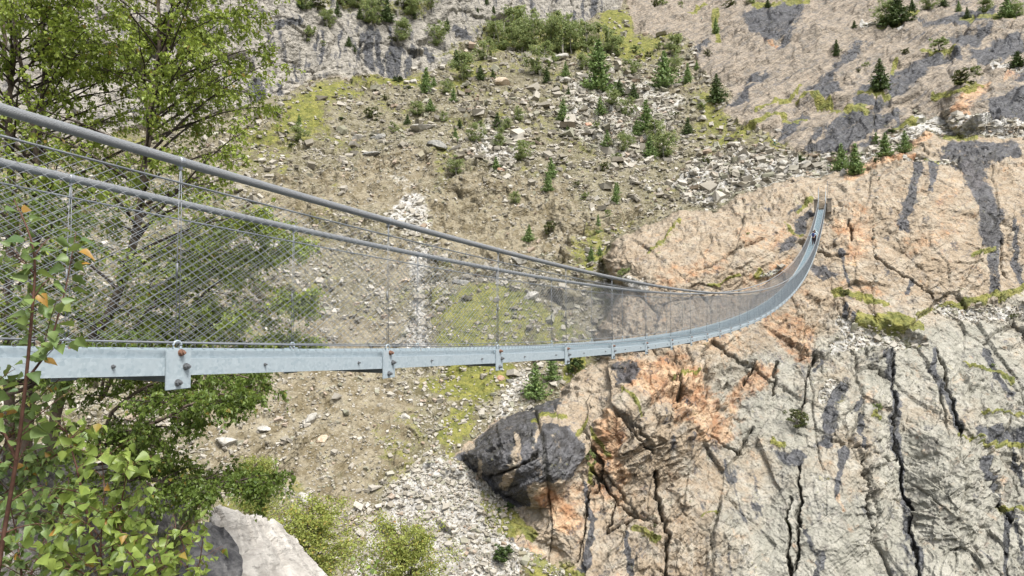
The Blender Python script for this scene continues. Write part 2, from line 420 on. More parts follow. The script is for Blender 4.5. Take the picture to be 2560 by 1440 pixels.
# green on the loose slope
for poly, a in (([(690, 300), (720, 250), (800, 208), (860, 195), (920, 230), (830, 270), (760, 330), (690, 345)], .75),
                ([(880, 186), (1010, 190), (1080, 200), (1060, 215), (940, 215)], .7), ([(1505, 35), (1552, 30), (1578, 60), (1590, 100), (1660, 95), (1650, 125), (1560, 140), (1490, 90)], .95),
                ([(1140, 900), (1280, 905), (1260, 970), (1190, 1010), (1100, 990), (1040, 960)], .85), ([(1060, 720), (1250, 700), (1400, 780), (1480, 860), (1240, 880), (1080, 880)], .6),
                ([(1150, 1010), (1220, 980), (1180, 1090), (1120, 1140), (1080, 1080)], .7), ([(1400, 640), (1500, 560), (1560, 560), (1510, 640), (1480, 700)], .55),
                ([(1720, 240), (1800, 250), (1830, 330), (1780, 330)], .65), ([(1840, 330), (1960, 350), (2000, 395), (1900, 370)], .6), ([(1700, 340), (1840, 300), (1900, 340), (1800, 360)], .55),
                ([(1180, 60), (1500, 90), (1480, 140), (1220, 140)], .6), ([(1100, 140), (1250, 150), (1300, 180), (1150, 220)], .45), ([(930, 1060), (1060, 1000), (1080, 1130), (960, 1180)], .4),
                ([(620, 320), (760, 350), (700, 420), (600, 420)], .45), ([(1100, 120), (1160, 108), (1140, 140)], .7), ([(1300, 1380), (1440, 1400), (1440, 1460), (1310, 1460)], .7),
                ([(740, 0), (1100, 0), (1060, 40), (960, 45), (850, 30)], .6), ([(1250, 290), (1500, 300), (1480, 330), (1300, 340)], .35), ([(1680, 480), (1770, 470), (1760, 500)], .6),
                ([(1640, 600), (1700, 550), (1720, 540), (1640, 640)], .4)):
    paint(grass, poly, 22, a)
for poly, a in (([(840, 440), (900, 395), (1080, 375), (1100, 440), (1030, 520), (880, 520)], .95), ([(1060, 480), (1150, 430), (1420, 460), (1470, 560), (1420, 650), (1130, 650), (1080, 560)], .9),
                ([(480, 1000), (800, 930), (1000, 950), (1050, 1050), (1000, 1180), (760, 1210), (520, 1180)], .9), ([(600, 440), (840, 420), (860, 520), (700, 560)], .6),
                ([(1620, 180), (1780, 190), (1780, 240), (1660, 240)], .7), ([(760, 1180), (980, 1150), (900, 1290), (780, 1290)], .75), ([(1000, 560), (1100, 640), (980, 760), (900, 650)], .6),
                ([(700, 800), (1000, 780), (980, 960), (700, 960)], .7), ([(1380, 540), (1560, 480), (1620, 520), (1500, 600)], .55), ([(1300, 180), (1420, 170), (1400, 210)], .4),
                ([(1800, 880), (1960, 850), (1960, 900), (1850, 915)], .5)):
    paint(soil, poly, 30, a)
for poly, a in (([(960, 540), (1035, 478), (1055, 490), (1085, 560), (1040, 575), (985, 570)], 1), ([(1020, 590), (1075, 600), (1060, 760), (1080, 900), (1010, 900), (1030, 740)], .75),
                ([(880, 1440), (930, 1300), (1010, 1180), (1080, 1150), (1180, 1180), (1250, 1260), (1300, 1400), (1320, 1720), (800, 1720)], .95),
                ([(1300, 905), (1340, 930), (1270, 1040), (1230, 1050)], .85), ([(1680, 470), (1740, 400), (1900, 372), (2010, 392), (2090, 390), (2170, 365), (2250, 330), (2330, 305), (2560, 325), (2700, 330),
                 (2700, 345), (2320, 335), (2180, 402), (2090, 430), (1980, 448), (1860, 480), (1760, 525)], 1.0), ([(1420, 200), (1600, 180), (1720, 260), (1600, 420), (1380, 330)], .55),
                ([(1180, 300), (1330, 330), (1280, 420), (1180, 400)], .6), ([(960, 440), (1010, 430), (1060, 470), (1000, 500)], .4), ([(600, 540), (720, 560), (700, 640), (600, 620)], .6)):
    paint(gravel, poly, 18, a)
for pts, w in (([(2100, 800), (2150, 840), (2200, 850)], [20, 50, 30]), ([(2350, 775), (2440, 785), (2560, 775)], [30, 30, 40]), ([(2390, 405), (2330, 410), (2260, 404)], 14),
               ([(2190, 250), (2180, 840)], 1), ([(1900, 690), (1950, 670)], 14), ([(2080, 950), (2060, 990)], 26), ([(1560, 700), (1600, 720)], 30), ([(2080, 870), (2200, 850), (2300, 860)], [26, 50, 20]),
               ([(2300, 300), (2560, 325), (2700, 330)], 40), ([(1250, 1345), (1330, 1390), (1400, 1440)], 30), ([(2480, 165), (2560, 170)], 22), ([(2150, 55), (2250, 70)], 12)):
    stroke(ledge, pts, w)
for pts, w in (([(1971, 1240), (1971, 1310), (1972, 1360), (1976, 1460)], [4, 8, 6, 10]), ([(1996, 1160), (1994, 1298), (2000, 1380), (1980, 1430)], [5, 8, 7, 5]),
               ([(2154, 1131), (2170, 1256), (2188, 1370)], [5, 6, 5]), ([(1640, 1180), (1650, 1290), (1672, 1340), (1660, 1460)], [6, 9, 6, 8]), ([(1480, 1170), (1540, 1240), (1600, 1290), (1660, 1300)], [10, 6, 5, 5]),
               ([(1540, 1250), (1520, 1320), (1590, 1290)], 5), ([(2040, 890), (2010, 950), (2014, 1000)], [8, 5, 4]), ([(2010, 1000), (1980, 1060)], 5), ([(2230, 890), (2236, 1090), (2300, 1440)], [4, 6, 5]),
               ([(2080, 1100), (2240, 1160)], 4), ([(2340, 880), (2380, 1020), (2410, 1090)], 5), ([(2480, 1130), (2505, 1260), (2530, 1300)], 5), ([(1560, 1060), (1640, 1130)], 6),
               ([(1450, 1080), (1500, 1160), (1490, 1230)], [6, 9, 5]), ([(1700, 1000), (1690, 940)], 6), ([(1780, 1090), (1850, 1140), (1880, 1060)], 4), ([(1400, 1420), (1440, 1380), (1480, 1200)], 4),
               ([(2120, 540), (2130, 600)], 4), ([(2180, 640), (2270, 690), (2330, 750)], 4), ([(2000, 620), (2060, 640), (2120, 640)], 5), ([(1740, 660), (1850, 620), (1900, 600)], 4),
               ([(1860, 960), (1890, 900)], 5), ([(1950, 900), (1930, 980)], 5), ([(2500, 600), (2520, 690)], 4), ([(1230, 1200), (1290, 1160), (1350, 1130)], 5), ([(1210, 1120), (1330, 1090)], 4)):
    stroke(crack, pts, w)

# --- displacement in world coordinates along the slope normals
X, Y, Zw = P0[..., 0], P0[..., 1], P0[..., 2]
rockM = np.maximum(np.maximum(sstep(-5, 5, sd_spur), sstep(-6, 6, sd_slab)), sstep(-6, 6, sd_cliff))
rockM = rockM * (1 - ledge * .95) * (1 - .9 * (gravel > .5) * (REG == 2))
spurW = sstep(-5, 5, sd_spur); slabW = sstep(-6, 6, sd_slab) * (1 - spurW); cliffW = sstep(-6, 6, sd_cliff) * (1 - slabW)
wx = fbm(X / 6, Zw / 6, 21, 3); wz = fbm(X / 6, Zw / 6, 25, 3)
ca, sa = math.cos(.75), math.sin(.75)
xs = X + .8 * wx; zs = Zw * 1.25 + .8 * wz
cb, sb = math.cos(.26), math.sin(.26)
xt, zt = xs * cb - zs * sb, xs * sb + zs * cb            # joints lean a little
h1, e1, c1 = facets(xt / 5.0, zt / 10.0, 31, .62)
h2, e2, c2 = facets((xs * ca + zs * sa) / 3.4 + 5, (-xs * sa + zs * ca) / 1.7, 37, .7)
h3, e3, c3 = facets((xs * ca + zs * sa) / 1.25, (-xs * sa + zs * ca) / .7, 41, .9)
h4, e4, c4 = facets(xt / 14, zt / 26, 43, .5)
big = fbm(X / 22, Zw / 22, 51, 4)
rid = ridged(xs / 5, zs / 5, 55, 4)
# how broken the rock is: smooth slabs left of the bridge end, rough blocks below
px_smooth = np.maximum(sstep(0, 80, poly_sd(WX, WY, [(1500, 700), (1640, 540), (2000, 440), (2060, 520), (1960, 640), (1700, 740)])),
                       .75 * sstep(0, 60, poly_sd(WX, WY, [(2080, 460), (2300, 360), (2480, 420), (2450, 700), (2200, 690), (2080, 600)])))
roughB = 1 - .38 * px_smooth
knob = sstep(0, 80, poly_sd(WX, WY, [(1440, 960), (1560, 890), (1950, 860), (1900, 1000), (1780, 1130), (1600, 1220), (1460, 1250), (1400, 1100)]))
brk = sstep(-.25, .35, fbm(X / 13, Zw / 13, 57, 3))      # where the blocks are broken small
h5, e5, c5 = facets((xs * ca + zs * sa) / .55, (-xs * sa + zs * ca) / .32, 47, .9)
lift = fbm(X / 9, Zw / 9, 58, 3)
dB = roughB * (.95 * h1 + 1.25 * h4 + (.22 + .75 * brk) * h2 + (.10 + .34 * brk) * h3 + (.04 + .13 * brk) * h5) + 1.5 * big + knob * (.75 * h2 + .7 * h1 + .25 * h3)
seam1 = np.exp(-e1 / .02) * sstep(-.1, .25, lift); seam4 = np.exp(-e4 / .008) * sstep(-.3, .1, -lift); seam2 = np.exp(-e2 / .03) * brk * sstep(-.2, .2, fbm(X / 5, Zw / 5, 59, 2))
dB -= roughB * (.45 * seam1 + .6 * seam4 + .25 * seam2) + 1.3 * crack
edge = sstep(4, 34, np.abs(sd_spur))
# slabs above: long plates dipping down to the left
aa = .62
xr = (X + 1.5 * wx) * math.cos(aa) + Zw * math.sin(aa); zr = -(X + 1.5 * wx) * math.sin(aa) + Zw * math.cos(aa)
s1, es1, _ = facets(xr / 16, zr / 5, 61, .8)
s2, es2, _ = facets(xr / 7, zr / 2.6, 67, .8)
s3, es3, _ = facets(xr / 4, zr / 2.2, 68, .8)
dS = 2.6 * s1 * sstep(0, .22, es1) + 1.2 * s2 * sstep(0, .22, es2) + .3 * s3 * sstep(0, .3, es3) + 2.6 * big - .5 * np.exp(-es1 / .03) - .25 * np.exp(-es2 / .05) + .7 * (ridged(xr / 14, zr / 4.5, 71, 2) - .5)
# cliff: big vertical pillars
k1, ek1, _ = facets((X + 4 * wx) / 15, (Zw + 4 * wz) / 19, 73, .9)
k2, ek2, _ = facets((X + 2 * wx) / 4.5, (Zw + 2 * wz) / 6.5, 79, .9)
k3, ek3, _ = facets((X + 2 * wx) / 1.8, (Zw + 2 * wz) / 2.2, 80, .9)
dC = 1.7 * k1 + .75 * k2 + .4 * k3 + 5 * fbm(X / 45, Zw / 45, 83, 3) - 1.2 * np.exp(-ek1 / .03) - .5 * np.exp(-ek2 / .04)
# loose slope: stones of every size over a bumpy ground
yy = Y * 1.25
g1, eg1, _ = facets((X + wx) / 3.6, (yy + wz) / 4.0, 91, .7)
g2, eg2, cg2 = facets(X / 2.0, yy / 2.6, 97, .9)
g3, eg3, _ = facets(X / .6, yy / .5, 98, .9)
outc = sstep(.02, .30, fbm(X / 17, Y / 13, 99, 4))
o1, eo1, _ = facets((X + .5 * Y + wx) / 5.5, (yy - .3 * X + wz) / 3.4, 95, .9)
stony = np.clip(1 - .75 * grass - .55 * soil, .12, 1)
dA = 2.6 * fbm(X / 30, Y / 30, 101, 4) + stony * (.25 * g2 + .45 * g1 * (1 + .8 * outc)) + (1 - .5 * grass) * 1.35 * np.clip(outc + .5 * sstep(.3, .7, soil) * sstep(-.1, .3, fbm(X / 8, Y / 8, 117, 3)), 0, 1) * (1.7 * o1 - .5 * np.exp(-eo1 / .06)) + 1.1 * sstep(.2, .8, soil) * (ridged(X / 5 + .4 * wx, Y / 22, 119, 4) - .6) + .5 * fbm(X / 5, Y / 5, 103, 2)
near = np.clip(Y / 110, .55, 1.2)
disp = dB * spurW + dS * slabW + dC * cliffW
wr = np.clip(rockM, 0, 1)
disp = disp * np.clip(wr + .15, 0, 1) + dA * near * (1 - wr) * .9
disp += ledge * spurW * (.25 * g2 - .5)
disp += grass * rockM * (.15 + .3 * fbm(X / 1.0, Zw / 1.0, 107, 3))
calm = np.exp(-((PX - 2062) / 40) ** 2 - ((PY - 478) / 30) ** 2)
disp = disp * (1 - .9 * calm) - .8 * calm
disp = disp * (.3 + .7 * edge)
P = P0 + N0 * disp[..., None]

def ground(px, py):
    """point of the terrain seen at a picture position"""
    fx = np.clip((np.asarray(px, float) - GX[0]) / STEP, 0, NW - 1.001); fy_ = np.clip((np.asarray(py, float) - GY[0]) / STEP, 0, NH - 1.001)
    i = fx.astype(int); j = fy_.astype(int); a = (fx - i)[..., None]; b = (fy_ - j)[..., None]
    return (P[j, i] * (1 - a) + P[j, i + 1] * a) * (1 - b) + (P[j + 1, i] * (1 - a) + P[j + 1, i + 1] * a) * b
def gmap(A, px, py):
    i = np.clip(((np.asarray(px, float) - GX[0]) / STEP).astype(int), 0, NW - 1); j = np.clip(((np.asarray(py, float) - GY[0]) / STEP).astype(int), 0, NH - 1)
    return A[j, i]

# --- the rock and ground material
def terrain_material():
    t = NT('mountain_ground')
    p = t.pos()
    A = t.n('Attribute', attribute_name='mask_a'); B = t.n('Attribute', attribute_name='mask_b')
    sa_ = t.n('SeparateColor'); sb_ = t.n('SeparateColor'); t.l(A.outputs['Color'], sa_.inputs[0]); t.l(B.outputs['Color'], sb_.inputs[0])
    rock, dk, og = sa_.outputs; gr = A.outputs['Alpha']
    so, gv, cl = sb_.outputs; cr = B.outputs['Alpha']
    C3 = t.n('Attribute', attribute_name='mask_c'); sc_ = t.n('SeparateColor'); t.l(C3.outputs['Color'], sc_.inputs[0]); sl, wm = sc_.outputs[0], sc_.outputs[1]
    n_big = t.noise(p, .09, 5, .6); n_mid = t.noise(p, .45, 6, .65); n_fine = t.noise(p, 2.2, 5, .7)
    n_mid2 = t.noise(t.map(p, (1, 1, 1), (1, 2, .5)), .7, 6, .68)
    strk = t.noise(t.map(p, (1, 1, .10)), .5, 6, .68); dip = t.noise(t.map(p, (.10, .3, 1.0), (0, .62, 0)), .55, 6, .7)
    flow = t.mix(sl, strk, dip)                 # streaks running down
    fol = t.noise(t.map(p, (.5, .4, 1.7), (.0, .62, .0)), .9, 7, .72, .6)    # foliation of the gneiss
    fol2 = t.noise(t.map(p, (.22, .3, 1.6), (.0, .62, .0)), .9, 7, .7, .5)   # long bands dipping left
    sub = lambda x, k: t.math('MULTIPLY', t.math('SUBTRACT', x, .5), k)
    add = lambda *a: a[0] if len(a) == 1 else t.math('ADD', a[0], add(*a[1:]))
    mul = lambda x, k: t.math('MULTIPLY', x, k)
    # bare rock
    c = t.mix(t.ss(add(n_big, mul(wm, .5)), .52, .80), (.265, .256, .212), (.295, .235, .165))
    c = t.mix(t.ss(n_mid, .42, .68), c, t.mix(wm, (.365, .350, .298), (.38, .325, .25)))
    c = t.mix(mul(t.ss(n_mid2, .56, .70), t.math('ADD', .2, mul(wm, .45))), c, (.38, .25, .15))
    c = t.mix(mul(t.ss(t.noise(t.map(p, (1, 1, 1), (2, .4, 1)), .8, 6, .7), .55, .68), .5), c, (.29, .275, .24))
    c = t.mix(mul(t.ss(fol, .54, .66), .62), c, (.19, .17, .148))
    c = t.mix(mul(t.ss(n_fine, .60, .75), .5), c, (.49, .462, .41))
    # the plates above: browner, banded
    s2 = t.mix(t.ss(fol2, .36, .62), (.165, .142, .112), (.315, .265, .205)); s2 = t.mix(mul(t.ss(n_mid, .50, .66), .75), s2, (.165, .155, .145))
    s2 = t.mix(mul(t.ss(fol, .60, .74), .4), s2, (.15, .14, .125)); s2 = t.mix(mul(t.ss(n_fine, .58, .72), .6), s2, (.37, .335, .29))
    c = t.mix(sl, c, s2)
    ogf = t.ss(add(og, sub(n_mid2, 2.2), sub(n_fine, .8)), .12, .95)
    oc = t.mix(t.ss(n_mid, .36, .62), (.34, .155, .065), (.55, .375, .225)); oc = t.mix(mul(t.ss(fol, .52, .66), .65), oc, (.15, .075, .045))
    c = t.mix(mul(ogf, .72), c, oc)
    # far cliff: paler grey, with streaks of black
    cc = t.mix(t.ss(n_mid, .38, .62), (.22, .205, .175), (.345, .32, .275)); cc = t.mix(mul(t.ss(n_mid2, .54, .68), .5), cc, (.15, .14, .13))
    cc = t.mix(mul(t.ss(strk, .52, .64), .8), cc, (.08, .08, .085))
    c = t.mix(cl, c, cc)
    dkf = t.ss(add(dk, sub(flow, 3.2), sub(n_fine, 1.2), sub(n_mid2, .9)), .16, .74)
    dc = t.mix(t.ss(n_mid2, .40, .66), (.028, .030, .034), (.088, .091, .100)); dc = t.mix(mul(t.ss(fol2, .54, .68), .45), dc, (.155, .158, .165)); dc = t.mix(mul(t.ss(n_fine, .62, .74), .5), dc, (.30, .285, .26))
    c = t.mix(mul(dkf, .93), c, dc)
    # loose slope: brown and olive earth full of small stones
    st = t.mix(t.ss(n_mid, .36, .64), (.105, .092, .048), (.235, .21, .145)); st = t.mix(t.ss(n_fine, .54, .66), st, (.41, .385, .33)); st = t.mix(mul(t.ss(n_mid2, .55, .68), .55), st, (.085, .075, .042))
    earth = t.mix(t.ss(n_mid, .36, .64), (.145, .118, .068), (.27, .235, .165)); earth = t.mix(mul(t.ss(n_mid2, .52, .7), .6), earth, (.215, .20, .16))
    earth = t.mix(mul(t.ss(fol2, .56, .68), .5), earth, (.10, .08, .05)); earth = t.mix(mul(t.ss(n_fine, .57, .68), .8), earth, (.42, .39, .33))
    sf = t.ss(add(mul(so, .9), sub(n_mid2, 2.4), sub(n_big, 1.0)), .15, .6)
    s = t.mix(sf, st, earth)
    gcol = t.mix(t.ss(n_mid, .35, .65), (.30, .285, .25), (.47, .455, .42)); gcol = t.mix(t.ss(n_fine, .54, .64), gcol, (.58, .565, .53)); gcol = t.mix(mul(t.ss(n_mid2, .54, .66), .7), gcol, (.17, .16, .135))
    s = t.mix(t.ss(add(gv, sub(n_mid, 1.5), sub(n_fine, .8)), .3, .75), s, gcol)
    rf_ = t.ss(add(rock, sub(n_fine, .6)), .4, .6)
    c = t.mix(rf_, s, c)
    # moss and grass
    gcl = t.mix(t.ss(n_mid2, .36, .64), (.10, .115, .02), (.235, .225, .05)); gcl = t.mix(mul(t.ss(n_fine, .5, .66), .65), gcl, (.05, .065, .014)); gcl = t.mix(mul(t.ss(n_mid, .56, .7), .6), gcl, (.23, .19, .08))
    gf = t.ss(add(gr, sub(n_mid, 2.2), sub(n_fine, 1.6)), .3, .7)
    c = t.mix(mul(gf, .9), c, gcl)
    c = t.mix(mul(cr, .85), c, (.045, .042, .03))
    rg = t.n('TexNoise', noise_type='RIDGED_MULTIFRACTAL'); t.put(rg.inputs['Vector'], t.map(p, (.6, .6, 1.2), (0, .62, 0))); rg.inputs['Scale'].default_value = .55; rg.inputs['Detail'].default_value = 2.2; rg.inputs['Roughness'].default_value = .5
    bfol = t.noise(t.map(p, (.4, .4, 1.5), (.0, .62, .0)), .75, 2.2, .6, .6)
    hgt = add(mul(t.noise(p, .85, 2.4, .62), 1.3), mul(rg.outputs[0], -.25), mul(bfol, 1.0))
    rough = t.mix(dkf, (.92, .92, .92), (.5, .5, .5))
    return t.done(t.bsdf(c, rough, hgt, .9, .8, spec=.25))
MAT_GROUND = terrain_material()

stain = sstep(.12, .42, fbm(X / 2.2 + .5 * wx, Zw / 13, 131, 4)) * sstep(-.1, .35, fbm(X / 15, Zw / 17, 133, 3))
dark = np.maximum(dark, .62 * stain * spurW * sstep(760, 980, PY) * (1 - .6 * sstep(.2, .7, orange)))
dark = np.maximum(dark, .5 * stain * cliffW)
greenN = .52 * sstep(-.15, .45, fbm(X / 11, Y / 11, 111, 4)) * (1 - .7 * sstep(.4, .8, soil))
grassF = np.clip(grass + (1 - rockM) * greenN * (1 - .6 * gravel), 0, 1)
maskA = np.stack([rockM, dark, orange, grassF], -1)
maskB = np.stack([soil, gravel + ledge, cliffW, np.clip(crack + .85 * spurW * roughB * (seam1 + seam4 + .7 * seam2) * rockM, 0, 1)], -1)
warm = np.clip(sstep(980, 760, PY + .18 * (PX - 1800)) + .8 * sstep(1950, 1600, PX) + .35 * fbm(PX / 140, PY / 140, 121, 3), 0, 1)
maskC = np.stack([slabW, warm, slabW * 0, slabW * 0 + 1], -1)
def region_object(name, sel):
    idx = np.arange(NH * NW).reshape(NH, NW)
    qf = np.stack([idx[:-1, :-1], idx[1:, :-1], idx[1:, 1:], idx[:-1, 1:]], -1)[sel[:-1, :-1]]
    used, inv = np.unique(qf.ravel(), return_inverse=True)
    me = mesh_np(name, P.reshape(-1, 3)[used], quads=inv.reshape(-1, 4), smooth=True)
    attr(me, 'mask_a', maskA.reshape(-1, 4)[used]); attr(me, 'mask_b', maskB.reshape(-1, 4)[used]); attr(me, 'mask_c', maskC.reshape(-1, 4)[used])
    return tag(link(name, me, MAT_GROUND), kind='structure')
region_object('hillside', REG == 0); region_object('cliff', REG == 1)
region_object('rock_slope', REG == 2); region_object('rock_spur', REG == 3)
print('terrain', time.time() - T0)
# ------------------------------------------------------------------ materials of made things
def galvanised():
    t = NT('galvanised_steel'); p = t.obj()
    v = t.n('TexVoronoi'); t.l(p, v.inputs['Vector']); v.inputs['Scale'].default_value = 55
    vs = t.n('SeparateColor'); t.l(v.outputs['Color'], vs.inputs[0])
    n = t.noise(p, 9, 6, .65); n2 = t.noise(t.map(p, (1, 1, 6)), 4, 5, .6)
    c = t.mix(vs.outputs[0], (.285, .345, .375), (.40, .46, .485)); c = t.mix(t.ss(n, .38, .68), c, (.355, .41, .435))
    c = t.mix(t.math('MULTIPLY', t.ss(n2, .58, .72), .35), c, (.47, .51, .525))
    return t.done(t.bsdf(c, t.mix(n, (.45,) * 3, (.65,) * 3), n, .12, .004, metal=.08, spec=.45))
def plain(name, col, rough=.7, var=.25, scale=6., metal=0., spec=.3, bump=.2, bd=.01):
    t = NT(name); p = t.obj(); n = t.noise(p, scale, 5, .6)
    c = t.mix(t.ss(n, .3, .7), tuple(x * (1 - var) for x in col), tuple(min(1, x * (1 + var)) for x in col))
    return t.done(t.bsdf(c, rough, n, bump, bd, metal=metal, spec=spec))
def wire_rope():
    t = NT('wire_rope'); uv = t.n('UVMap', uv_map='UVMap').outputs[0]
    wv = t.n('TexWave', wave_type='BANDS', bands_direction='DIAGONAL'); t.put(wv.inputs[0], t.map(uv, (14, 9, 1))); wv.inputs['Scale'].default_value = 1.
    n = t.noise(t.obj(), 3, 5, .6)
    c = t.mix(wv.outputs['Fac'], (.15, .157, .162), (.33, .342, .35)); c = t.mix(t.math('MULTIPLY', t.ss(n, .5, .7), .5), c, (.24, .247, .25))
    return t.done(t.bsdf(c, .5, wv.outputs['Fac'], .5, .006, metal=.1, spec=.5))
M_STEEL = galvanised()
M_ROPE = wire_rope()
M_WIRE = plain('stainless_wire', (.27, .285, .30), .42, .25, 3, metal=.55, spec=.5)
M_NET = plain('net_wire', (.20, .21, .22), .5, .3, 2, metal=.2, spec=.4)
M_NETL = plain('net_wire_skylit', (.29, .305, .32), .4, .25, 2, metal=.2, spec=.5)  # lighter tone paints the sky's reflection onto the wires rising to the right
M_BOLT = plain('zinc_bolt', (.24, .245, .25), .4, .3, 60, metal=.7)
M_RUST = plain('rusted_bolt', (.22, .12, .08), .7, .4, 90)
M_GRATE = plain('steel_grating', (.26, .335, .37), .55, .12, 2, metal=.2)
M_DARKST = plain('cross_beam_steel', (.20, .23, .25), .6, .2, 5)
M_WOOD = plain('weathered_timber', (.36, .30, .22), .85, .35, 9)
M_CONC = plain('weathered_concrete', (.23, .20, .16), .9, .3, 3, bump=.4, bd=.03)

# ------------------------------------------------------------------ the suspension bridge
VPX = 2130.0
TH = math.atan((VPX - 1280) / FPX)
BD = np.array([math.sin(TH), math.cos(TH), 0]); BN = np.array([-math.cos(TH), math.sin(TH), 0])
BW = 1.10
BY0 = 2.209 * 2 * math.cos(TH)
BO = np.array([(448 - 1280) / FPX * BY0, BY0, 0.])
def on_plane(px, py, s=0.):
    r = ray(px, py); o = BO + BN * s
    t = (o @ BN) / (r @ BN)
    q = r * np.asarray(t)[..., None]
    return ((q - o) @ BD) / 2.0, q[..., 2]
rail = np.array([(0, 283), (240, 345), (470, 408), (725, 482), (983, 553), (1255, 622), (1420, 664), (1560, 697), (1700, 724), (1800, 735), (1858, 735),
                 (1911, 724), (1967, 700), (2007, 664), (2033, 622), (2048, 580), (2060, 524), (2067, 482)], float)
kk, zz = on_plane(rail[:, 0], rail[:, 1])
cf = np.polyfit(kk, zz, 5, w=1 / (1 + kk * .05 + 1.2))
def zc(k): return np.polyval(cf, np.asarray(k, float))
KEND = 60
print('rail fit', np.round(kk, 1), np.round(zz - zc(kk), 2), 'end', zc(KEND))
def bp(k, s, dz):
    """point of the bridge: beam number, metres across (0 = near face), metres above the handrail cable line"""
    k = np.asarray(k, float)
    return BO + BD * (2 * k)[..., None] + BN * (np.asarray(s, float) + 0 * k)[..., None] + np.stack([0 * k, 0 * k, zc(k) + dz + 0 * k], -1)
H_PLATE = -1.10
bridge = empty('suspension_bridge', tuple(bp(0, BW / 2, H_PLATE - .2)))
tag(bridge, 'slender steel footbridge hanging across the gorge, with wire net sides and twin cable handrails', 'footbridge')
bpy.context.view_layer.update()
BINV = Matrix.Translation(-bridge.location)
def bpart(name, me, mat, parent=None, M=None):
    """a part: its mesh is in world space, or in its own space placed by matrix M"""
    o = link(name, me, mat, parent or bridge)
    if parent is None:
        o.matrix_parent_inverse = BINV
    if M is not None: o.matrix_basis = M
    return o
def set_uv(me, n, ksteps, length):
    pass
KN = np.arange(-4.0, KEND + .01, .2)
def rope(name, s, dz, r, n, mat, k0=-4, k1=KEND):
    ks = np.arange(k0, k1 + .01, .2); m = MB(); m.tube(bp(ks, s, dz), r, n, cap=True); me = m.mesh(name, smooth=True)
    uv = me.uv_layers.new(name='UVMap'); li = np.zeros(len(me.loops), np.int32); me.loops.foreach_get('vertex_index', li)
    ring = np.minimum(li // n, len(ks) - 1); a = (li % n) / n
    u = ks[ring] * 2.0; out = np.stack([u, np.abs(a * 2 - 1)], -1)
    uv.data.foreach_set('uv', out.astype(np.float32).ravel())
    return bpart(name, me, mat)
for s in (.01, BW - .01):
    rope('handrail_cable', s, 0, .027, 14, M_ROPE)
    rope('net_cable', s, -.125, .0065, 6, M_WIRE)
    rope('net_cable', s, H_PLATE + .035, .006, 6, M_WIRE)
# the netting: crossing wires between the lower and the upper net cable
def netting(s):
    out = MB(); run = 1.46; rows = np.arange(-8.0, 2 * KEND, .080); T = np.linspace(0, 1, 7)
    V = []; Q = []
    for sg in (1, -1):
        a = rows[:, None] + (0 if sg > 0 else run) + sg * run * T[None]
        k = a / 2
        kp = np.floor(k); fr = k - kp
        lo = H_PLATE + .035; hi = -.125
        p = bp(k, s + sg * .0025, 0) ; p[..., 2] += lo + (hi - lo) * T[None]
        r = np.where(k < 6, .00165, .0018)[..., None]
        ang = np.arange(3) * 2.0944
        d = p[:, -1] - p[:, 0]; d /= np.linalg.norm(d, axis=1)[:, None]
        e1 = np.broadcast_to(BN, d.shape); e2 = np.cross(d, e1)
        v = p[:, :, None] + r[..., None] * (np.cos(ang)[None, None, :, None] * e1[:, None, None] + np.sin(ang)[None, None, :, None] * e2[:, None, None])
        nW, nT = v.shape[:2]
        base = (np.arange(nW)[:, None, None] * nT + np.arange(nT - 1)[None, :, None]) * 3
        j = np.arange(3)[None, None]; j2 = (j + 1) % 3
        q = np.stack([base + j, base + j2, base + 3 + j2, base + 3 + j], -1).reshape(-1, 4)
        out.add(v.reshape(-1, 3), q)
    # little tie loops under the lower cable and the curled ends above the upper one
    for a in np.arange(-1.5, 36, .080):
        c = bp(a / 2, s - .004, H_PLATE + .012); ph = np.linspace(0, 5.2, 8)
        out.tube(c + .014 * (np.cos(ph)[:, None] * BD + np.sin(ph)[:, None] * np.array([0, 0, 1.])), .0018, 3, cap=False)
        c = bp(a / 2, s - .004, -.112); out.tube(c + .012 * (np.cos(ph)[:, None] * BD + np.sin(ph)[:, None] * np.array([0, 0, 1.])), .0018, 3, cap=False)
    me = out.mesh('netting'); me.materials.append(M_NET); me.materials.append(M_NETL)
    half = len(out.q[0]); mi = np.zeros(len(me.polygons), np.int32); mi[:half] = 1; me.polygons.foreach_set('material_index', mi)
    return bpart('netting', me, None)
netting(.01); netting(BW - .01)

def frame_at(k, s, dz, slope=True, length=None):
    """matrix: x along the bridge, y across (away), z up"""
    p = bp(k, s, dz); q = bp(k + 1, s, dz); d = Vector(q - p); L = d.length
    x = d / L if slope else Vector(BD); y = Vector(BN); z = x.cross(y)
    sx = L / 2 if length else 1
    return Matrix(((x[0] * sx, y[0], z[0], p[0]), (x[1] * sx, y[1], z[1], p[1]), (x[2] * sx, y[2], z[2], p[2]), (0, 0, 0, 1)))
ex, ey, ez = np.eye(3)
